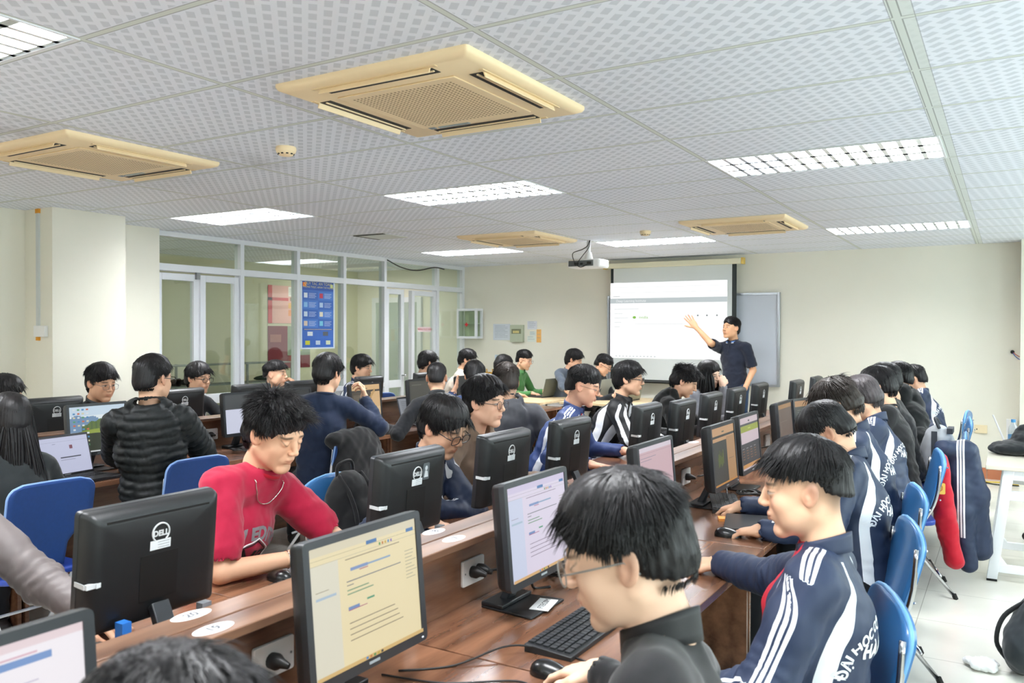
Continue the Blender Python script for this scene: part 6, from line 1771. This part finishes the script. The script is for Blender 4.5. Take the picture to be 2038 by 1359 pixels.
person('student in a black hoodie leaning forward, looking down to the right', (-2.42, 6.95, 1.165), 12, -26, hip=(-2.88, 6.85), ty=12,
       L=((-2.15, 7.15, .79), 10, -6, 'key'), R_=((-2.14, 6.72, .79), 10, -6, 'key'), hair='spiky', g=dict(k='hoodie', c='#1b1b1b', fat=.026), eyes='down', near=1, seed=28)
person('girl with long black hair resting her cheek on her hand, grey top', (-2.52, 7.95, 1.185), -18, -12, hr=-6, hip=(-2.72, 8.0), ty=-10,
       L=((-2.38, 7.93, 1.085), 110, 60, 'cheek', (.8, -.6, -.9), (.5, -.5, .3)), R_=((-2.3, 7.75, .79), 0, -6, 'key'), hair='long', g=dict(k='sweat', c='#8b8c94', hl=.30), near=1, seed=29, fem=True, skin_c='#ecc6ae')
# person cut by the left edge
person('student in an open grey-brown jacket over a white shirt, cut by the lower left edge', (-2.66, 1.17, 1.235), 8, -10, hip=(-2.70, 1.12), ty=-5,
       L=((-2.22, 1.40, .785), 5, -6, 'key'), R_=((-2.25, 1.02, .785), 5, -6, 'key'), hair='short', g=dict(k='track', c='#6c6463', inner='#e8e8ea', nostripe=1, nosw=1, open=.05, fat=.022), near=0, seed=30)
# ---- second row, right side (backs towards the camera)
person('person with long dark hair in a black-green top at the far left edge', (-4.20, 2.21, 1.15), 172, -12, hip=(-4.10, 2.18), ty=178, hair='long', g=dict(k='sweat', c='#23282a', hl=.46, fat=.02), near=1, seed=31, fem=True)
person('short-haired man in a black quilted puffer jacket and glasses seen from behind', (-4.08, 2.92, 1.325), 104, -6, hip=(-4.12, 2.96), ty=142,
       L=((-4.62, 3.12, .80), 150, -6, 'relax'), R_=((-4.2, 3.4, .80), 110, -6, 'relax'), hair='crop', g=dict(k='puffer', c='#15191b', fat=.038), spec=('square', '#141414'), near=0, seed=32, fade=.5, neck=.15)
person('student in a dark navy sweater with one hand at his mouth, back to the camera', (-4.14, 4.36, 1.295), 100, -12, hip=(-4.20, 4.32), ty=140,
       R_=((-4.06, 4.66, 1.105), 150, 65, 'cheek', (.7, .5, -.9), (.6, .7, .1)), L=((-4.62, 4.45, .79), 150, -6, 'relax'), hair='bowl', g=dict(k='sweat', c='#1c2840', fat=.024), spec=('round', '#707078'), near=1, seed=33)
person('close-cropped student in a black jacket reaching left for the keyboard', (-4.18, 5.72, 1.20), 122, -12, hip=(-4.08, 5.62), ty=135,
       L=((-4.58, 5.42, .80), 190, -6, 'flat'), R_=((-4.3, 6.0, .80), 130, -6, 'key'), hair='buzz', g=dict(k='coat', c='#202226', fat=.022), near=1, seed=34, fade=.3)
person('student with a hand behind his ear in a blue and white tracksuit jacket, second row', (-4.18, 6.30, 1.19), 128, -18, hip=(-4.02, 6.22), ty=140,
       L=((-4.40, 6.28, 1.03), 100, 55, 'open', (-.8, -.3, -.9), (-.6, -.4, .3)), R_=((-4.3, 6.6, .80), 140, -6, 'key'), hair='bowl', g=dict(k='track', c='#32456f', inner='#22283a', fat=.02), near=1, seed=35)
# ---- second row, left side (facing right)
person('dark-haired person with a white collar at the far left edge', (-5.80, 3.02, 1.15), 40, -15, hip=(-6.0, 2.9), ty=20, hair='swept', g=dict(k='coat', c='#26272b', cc='#e8e8ea'), near=2, seed=36)
person('student in rimless glasses above the landscape desktop monitor, by the pillar', (-5.62, 3.60, 1.215), 2, -12, hip=(-5.92, 3.55), ty=5, hair='swept', g=dict(k='coat', c='#1a1b1e'), spec=('thin', '#6a6a70'), near=1, seed=37, parting=-.02, skin_c='#d8a888')
person('student in square glasses with a cream top under a dark jacket, by the glass door', (-6.08, 4.80, 1.18), 8, -6, hip=(-6.32, 4.76), ty=4, L=((-5.8, 5.1, .785), 10, -6, 'relax'), hair='bowl', g=dict(k='track', c='#1d2024', inner='#e6d8cc', nostripe=1, nosw=1, open=.05), spec=('square', '#17181a'), near=1, seed=38, parting=.03)
person('boy resting his cheek on his fist below the glass partition', (-6.05, 5.66, 1.175), 22, 2, hr=4, hip=(-6.2, 5.55), ty=20,
       L=((-5.93, 5.78, 1.045), 150, 60, 'cheek', (.5, .5, -.9), (.7, .2, .1)), hair='undercut', g=dict(k='sweat', c='#3a3d44'), near=1, seed=39, fade=1)
person('boy in a blue jacket with a white shoulder stripe past the blue poster', (-5.98, 6.82, 1.205), 14, -8, hip=(-6.2, 6.75), ty=15, hair='bowl', g=dict(k='track', c='#2a3858', inner='#20242e'), near=1, seed=40)
person('student in a black shirt turned away before the far glass door', (-5.92, 7.92, 1.225), 62, -12, hip=(-6.0, 7.75), ty=60, hair='bowl', g=dict(k='tee', c='#17181a'), near=2, seed=41)
person('student in a cream shirt and glasses by the corner below the first-aid cabinet', (-6.05, 8.95, 1.225), 24, -18, hip=(-6.3, 8.8), ty=25, hair='swept', g=dict(k='shirt', c='#dccfc0'), spec=('square', '#1c1c1e'), near=2, seed=42)
person('student whose black hair alone shows beside the green jacket', (-5.72, 9.30, 1.15), 50, -30, hip=(-5.95, 9.2), ty=30, hair='bowl', g=dict(k='sweat', c='#22252b'), near=2, seed=43)
person('student in a green jacket and glasses behind a laptop at the front', (-5.62, 9.68, 1.215), 4, -14, hip=(-5.86, 9.66), ty=5, L=((-5.4, 9.85, .79), 0, -6, 'key'), R_=((-5.4, 9.5, .79), 0, -6, 'key'), hair='short', g=dict(k='coat', c='#4f8a50'), spec=('round', '#7a3a3a'), near=2, seed=44)
person('student in a grey-blue denim shirt with rolled sleeves looking down at the front', (-4.95, 9.84, 1.225), 14, -20, hip=(-5.15, 9.72), ty=-20, L=((-4.6, 9.75, .80), -15, -6, 'key'), R_=((-4.72, 9.35, .80), -20, -6, 'flat'), hair='swept', g=dict(k='shirt', c='#565f6b', sl=.45), near=2, seed=45)
person('student in glasses and a black jacket bowed over a laptop by the projector screen', (-4.46, 9.70, 1.175), 8, -30, hip=(-4.78, 9.82), ty=0, L=((-4.25, 9.85, .80), 0, -6, 'key'), R_=((-4.25, 9.55, .80), 0, -6, 'key'), hair='short', g=dict(k='coat', c='#202328'), spec=('square', '#1a1a1c'), eyes='down', near=2, seed=46)
# ---- the teacher
person('standing teacher in a navy polo shirt with a striped collar pointing at the projector screen', (-2.87, 9.90, 1.645), 240, 6, hip=(-2.83, 9.95), ty=255,
       R_=((-3.225, 9.66, 1.665), 175, 50, 'open', (.75, -.5, -.75), (.2, -.9, .2)), L=((-2.66, 9.78, .96), 215, -78, 'relax', (.3, .6, 0), (.9, .2, 0)), hair='quiff',
       g=dict(k='polo', c='#1e2434', cc='#1e2434', fat=.012, fold=.004), near=0, stand=True, seed=47, trous='#27405f', skin_c='#dca882', shw=.185)
# ------------------------------------------------------------------ bags and loose cloth
def sdf_obj(name, build, lo, hi, h, mats, parent, loc, fold=(0, 8), seed=1, attrs=None):
    v = Vol(lo, hi, h); build(v); V, F = v.mesh(); F = fix_normals(V, F)
    if fold[0]: V = V+vnormals(V, F)*(snoise(V, fold[1], seed, 3)*fold[0])[:, None]
    return np_mesh(name, V, F, mats, parent, loc, attrs(V) if attrs else None)
BAGM = mat_cloth('bag_black', '#191a1c', .75, 700, .3)
# black backpack hung on the chair back behind the square-glasses student
b = thing('backpack', 'black backpack hanging on the back of a blue chair in the aisle', 'backpack', (-2.88, 3.14, .47))
L0 = np.array([-2.88, 3.14, .47])
def bp(v):
    v.ell((-2.86, 3.16, .68), (.095, .155, .22), k=0); v.ell((-2.84, 3.16, .57), (.10, .15, .11), k=.05); v.ell((-2.78, 3.16, .63), (.05, .11, .13), k=.02)
sdf_obj('body', bp, (-3.05, 2.95, .4), (-2.65, 3.4, .95), .009, BAGM, b, L0, (.005, 7))
MB().tube(smooth_path([(-.0, -.04, .40), (-.0, -.03, .46), (-.0, .06, .47), (.0, .08, .40)], 5), .009, 8).build('handle', BAGM, b, smooth='all')
for y in (-.07, .09): MB().tube(smooth_path([(.02, y+.02, .41), (.09, y+.02, .33), (.135, y*.9+.02, .2), (.11, y*.9+.02, .06)], 6), .012, 6).build('strap', BAGM, b, smooth='all')
# black coat over the navy sweater student's chair
ct = thing('black_coat', 'black coat hanging over the chair back behind the navy sweater student', 'coat', (-3.92, 4.42, .2)); L0 = np.array([-3.92, 4.42, .2])
def cfn(v):
    v.cap((-3.92, 4.20, .86), (-3.96, 4.60, .86), .06, .06, .02); v.ell((-3.90, 4.42, .64), (.085, .26, .28), k=.05); v.ell((-3.86, 4.28, .42), (.06, .10, .26), k=.05); v.ell((-3.86, 4.56, .42), (.06, .10, .28), k=.05)
sdf_obj('cloth', cfn, (-4.1, 4.1, .1), (-3.7, 4.75, .95), .012, mat_cloth('coat_black', '#121214'), ct, L0, (.010, 5))
# grey and white backpack
b = thing('backpack', 'grey and white backpack on a blue chair at the far right', 'backpack', (-.50, 7.15, .46)); L0 = np.array([-.5, 7.15, .46])
def gb(v): v.ell((-.46, 7.15, .66), (.13, .16, .24), k=0); v.ell((-.36, 7.15, .58), (.06, .12, .14), k=.02)
sdf_obj('body', gb, (-.7, 6.9, .38), (-.2, 7.4, .95), .012, M('bag_grey', '#c9ccd2', .7), b, L0, (.006, 6))
MB().box(.0, -.165, .05, .04, -.15, .4).box(.1, -.1, .38, .14, .1, .42).tube(smooth_path([(.05, -.1, .42), (.02, -.05, .48), (.02, .05, .48), (.05, .1, .42)], 5), .012, 8).build('trim', M('bag_dark', '#3c4048', .7), b)
# hanging tracksuit jacket
hj = thing('tracksuit_jacket', 'navy tracksuit jacket with red lining hanging from a blue chair back in the aisle', 'jacket', (-.30, 5.95, .1)); L0 = np.array([-.30, 5.95, .1])
def hjf(v):
    v.poly([(-.36, 6.02, .86), (-.24, 6.10, .84)], .055, .03)
    v.poly([(-.24, 6.10, .84), (-.19, 6.14, .55), (-.15, 6.16, .2)], [.075, .085, .075], .04)
    v.poly([(-.28, 6.08, .80), (-.25, 6.06, .45), (-.21, 6.04, .12)], [.06, .07, .052], .03)
def hja(V):
    y = V[:, 0]*.6+V[:, 1]*-.3; lat = (V[:, 0]+.255-.02*(V[:, 2]-.5)*-1)*1.0
    return {'lat': ('FLOAT', lat), 'arm': ('FLOAT', (V[:, 2] > .3).astype(float)), 'sw': ('FLOAT', np.full(len(V), -.02)), 'inn': ('FLOAT', np.full(len(V), -.02))}
sdf_obj('outer_cloth', hjf, (-.5, 5.85, .0), (.02, 6.35, 1.0), .009, mat_track('track_hang', NAVY), hj, L0, (.008, 6), 3, hja)
def hjr(v): v.poly([(-.37, 5.93, .80), (-.345, 5.93, .45), (-.29, 5.94, .16)], [.045, .062, .055], .03)
lin = sdf_obj('red_lining', hjr, (-.5, 5.8, .05), (-.1, 6.1, .95), .008, mat_cloth('lining_red', '#c4122c', .6), hj, L0, (.007, 6), 5)
MB().prism(rrect(.075, .07, .008), 0, .003, T((-.075, -.085, .52), PI/2, 0, .25)).build('yellow_patch', M('patch_yellow', '#f0c458', .6), hj)
MB().tube([(-.075+.022*math.cos(a), -.090, .525+.022*math.sin(a)) for a in np.linspace(0, 2*PI, 20, endpoint=False)], .002, 5, closed=True).build('patch_ring', M('patch_red', '#c8402c', .6), hj)
# purple round bag
pb = thing('purple_helmet', 'purple rounded plastic helmet on the chair behind the tracksuit backs', 'helmet', (-.60, 4.93, .62))
MB().lathe([(.001, .13), (.05, .12), (.08, .09), (.09, .04), (.092, 0), (.135, -.012), (.13, -.02), (.08, -.01)], 28, T((0, 0, 0), .0, .4, .2)).build('shell', M('purple_shell', '#6f6cc4', .3), pb, smooth=True)
# objects on the right-hand table
bg = thing('black_bag', 'black cloth bag slumped on the white-framed table at the right edge', 'bag', (.14, 6.85, .75)); L0 = np.array([.14, 6.85, .75])
def bgf(v):
    v.ell((.20, 6.85, .80), (.27, .20, .06), k=0); v.ell((.22, 6.88, .86), (.20, .16, .09), k=.04); v.ell((.02, 6.80, .79), (.14, .13, .045), k=.03); v.cap((.1, 6.9, .90), (.35, 6.9, .95), .05, .06, .04)
    sl, X_, Y_, Z_ = v._reg(v.lo, v.lo+v.n*v.h); v._mix(sl, np.ascontiguousarray((Z_-.752)+X_*0+Y_*0), 0, 'sub')
sdf_obj('cloth', bgf, (-.2, 6.5, .7), (.6, 7.2, 1.08), .010, mat_cloth('bag_cloth', '#202326', .8), bg, L0, (.010, 6), 4)
def bottle(x, y, z, label, cap='#4f9fd8'):
    t = thing('water_bottle', label, 'bottle', (x, y, z), 0, 'plastic water bottles')
    MB().lathe([(.031, 0), (.033, .01), (.033, .14), (.030, .165), (.014, .195), (.013, .205)], 20).build('body', PET, t, smooth=True)
    MB().lathe([(.0337, .06), (.0337, .11)], 20, caps=False).build('label_band', M('bottle_label', '#7fb4dc', .5), t)
    MB().lathe([(.015, .200), (.015, .222), (.001, .223)], 18).build('cap', M('cap_'+cap, cap, .4), t)
bottle(.03, 6.86+.22, .75, 'clear water bottle with a blue cap beside the black bag')
bottle(.42, 6.75, .75, 'clear water bottle with a blue cap farther back at the right edge')
tb2 = MB().box(-.11, -.03, 0, .11, .03, .24); pk = thing('snack_packet', 'purple snack packet with a green label standing on the right-hand table', 'packet', (.24, 6.92, .86), -.2)
def pkf(u, v): return ((u-.5)*.2*(1-.06*math.sin(PI*v)), .028*math.sin(PI*v)*math.sin(PI*u), .2*v)
mbk = MB().surf(pkf, 10, 8); mbk.surf(lambda u, v: (lambda p: (p[0], -p[1], p[2]))(pkf(u, v)), 10, 8); mbk.build('pouch', M('pouch_purple', '#a590c0', .35), pk, smooth='all')
MB().box(-.06, -.031, .08, .06, -.028, .13).build('green_label', M('label_green', '#6aa84a', .5), pk); MB().box(-.1, -.012, .185, .1, -.008, .2).build('seal', M('pouch_dark', '#3a2a48', .5), pk)
st = thing('folding_stand', 'thin white stick leaning among the bottles on the right-hand table', 'stick', (.0, 7.0, .75)); MB().tube([(0, -.1, .02), (-.10, .15, .24)], .006, 6).build('stick', WHITEP, st)
# wall socket, shelf box and cables behind the table
ws = thing('wall_socket', 'cream double socket low on the front wall behind the far chairs', 'socket', (-.26, YF, .50)); MB().box(-.06, -.02, 0, .06, 0, .09).build('plate', M('socket_cream', '#ead9b4', .5), ws, bevel=.004)
MB().box(-.045, -.0215, .035, -.035, -.0195, .05).build('holes', DARKP, ws)
tk = thing('cable_trunking', 'white trunking with a small box along the front wall at the right', 'trunking', (.0, YF, .33)); MB().box(-.17, -.04, 0, .1, 0, .05).box(-.02, -.035, .05, .08, 0, .34).build('duct', WHITEP, tk)
cable([(-.33, 10.35, .006), (-.2, 10.25, .006), (-.05, 10.28, .006), (.1, 10.2, .006)], 'yellow cable on the floor under the front wall socket', .006, M('yellow_wire', '#d8b830', .5))
cable([(-.35, 10.3, .006), (-.22, 10.2, .006), (-.1, 10.12, .006), (.1, 10.15, .006)], 'black cable on the floor under the front wall socket', .006)
# floor things at lower right
fb_ = thing('backpack', 'dark grey backpack on the floor at the lower right edge', 'backpack', (.13, 4.62, 0)); L0 = np.array([.13, 4.62, 0])
def fbf(v):
    v.ell((.16, 4.66, .17), (.15, .20, .19), k=0); v.ell((.06, 4.58, .12), (.08, .14, .12), k=.04)
    sl, X_, Y_, Z_ = v._reg(v.lo, v.lo+v.n*v.h); v._mix(sl, np.ascontiguousarray((Z_-.004)+X_*0+Y_*0), 0, 'sub')
sdf_obj('body', fbf, (-.1, 4.35, -.02), (.4, 4.95, .42), .010, mat_cloth('bag_grey2', '#2a3034', .75), fb_, L0, (.006, 6), 2)
MB().tube(smooth_path([(-.12, -.06, .05), (-.17, -.08, .14), (-.14, -.02, .25), (-.03, .05, .33)], 6), .011, 6).build('strap', BAGM, fb_, smooth='all')
pc = thing('crumpled_paper', 'crumpled white tissue on the floor left of the grey backpack', 'tissue', (-.10, 4.53, 0)); L0 = np.array([-.10, 4.53, 0])
def pcf(v):
    R = random.Random(3)
    for k in range(16): v.ell((-.10+R.uniform(-.06, .06), 4.53+R.uniform(-.04, .04), .018+R.uniform(0, .012)), (R.uniform(.02, .035), R.uniform(.015, .03), R.uniform(.01, .02)), k=.018)
    sl, X_, Y_, Z_ = v._reg(v.lo, v.lo+v.n*v.h); v._mix(sl, np.ascontiguousarray((Z_-.001)+X_*0+Y_*0), 0, 'sub')
sdf_obj('paper', pcf, (-.25, 4.42, -.01), (.05, 4.64, .07), .005, PAPER, pc, L0, (.004, 30), 2)
# bag under the left-hand chair
ub = thing('backpack', 'black backpack on the floor under the blue fabric chair at the left', 'backpack', (-3.62, 2.55, 0)); L0 = np.array([-3.62, 2.55, 0])
def ubf(v):
    v.ell((-3.70, 2.55, .2), (.15, .2, .21), k=0); v.ell((-3.58, 2.5, .15), (.06, .15, .13), k=.03)
    sl, X_, Y_, Z_ = v._reg(v.lo, v.lo+v.n*v.h); v._mix(sl, np.ascontiguousarray((Z_-.004)+X_*0+Y_*0), 0, 'sub')
sdf_obj('body', ubf, (-3.95, 2.28, -.02), (-3.4, 2.82, .45), .012, BAGM, ub, L0, (.006, 6), 8)
# the seated pair of legs under the right-hand table belongs to someone just outside the frame
person('person beyond the right edge whose jeans and brown shoes show under the table', (.72, 7.62, 1.2), 200, -10, hip=(.66, 7.72), ty=215, hair='short', g=dict(k='sweat', c='#3c4a5a', shoe='#6a4a38'), near=2, seed=60, trous='#34465e')
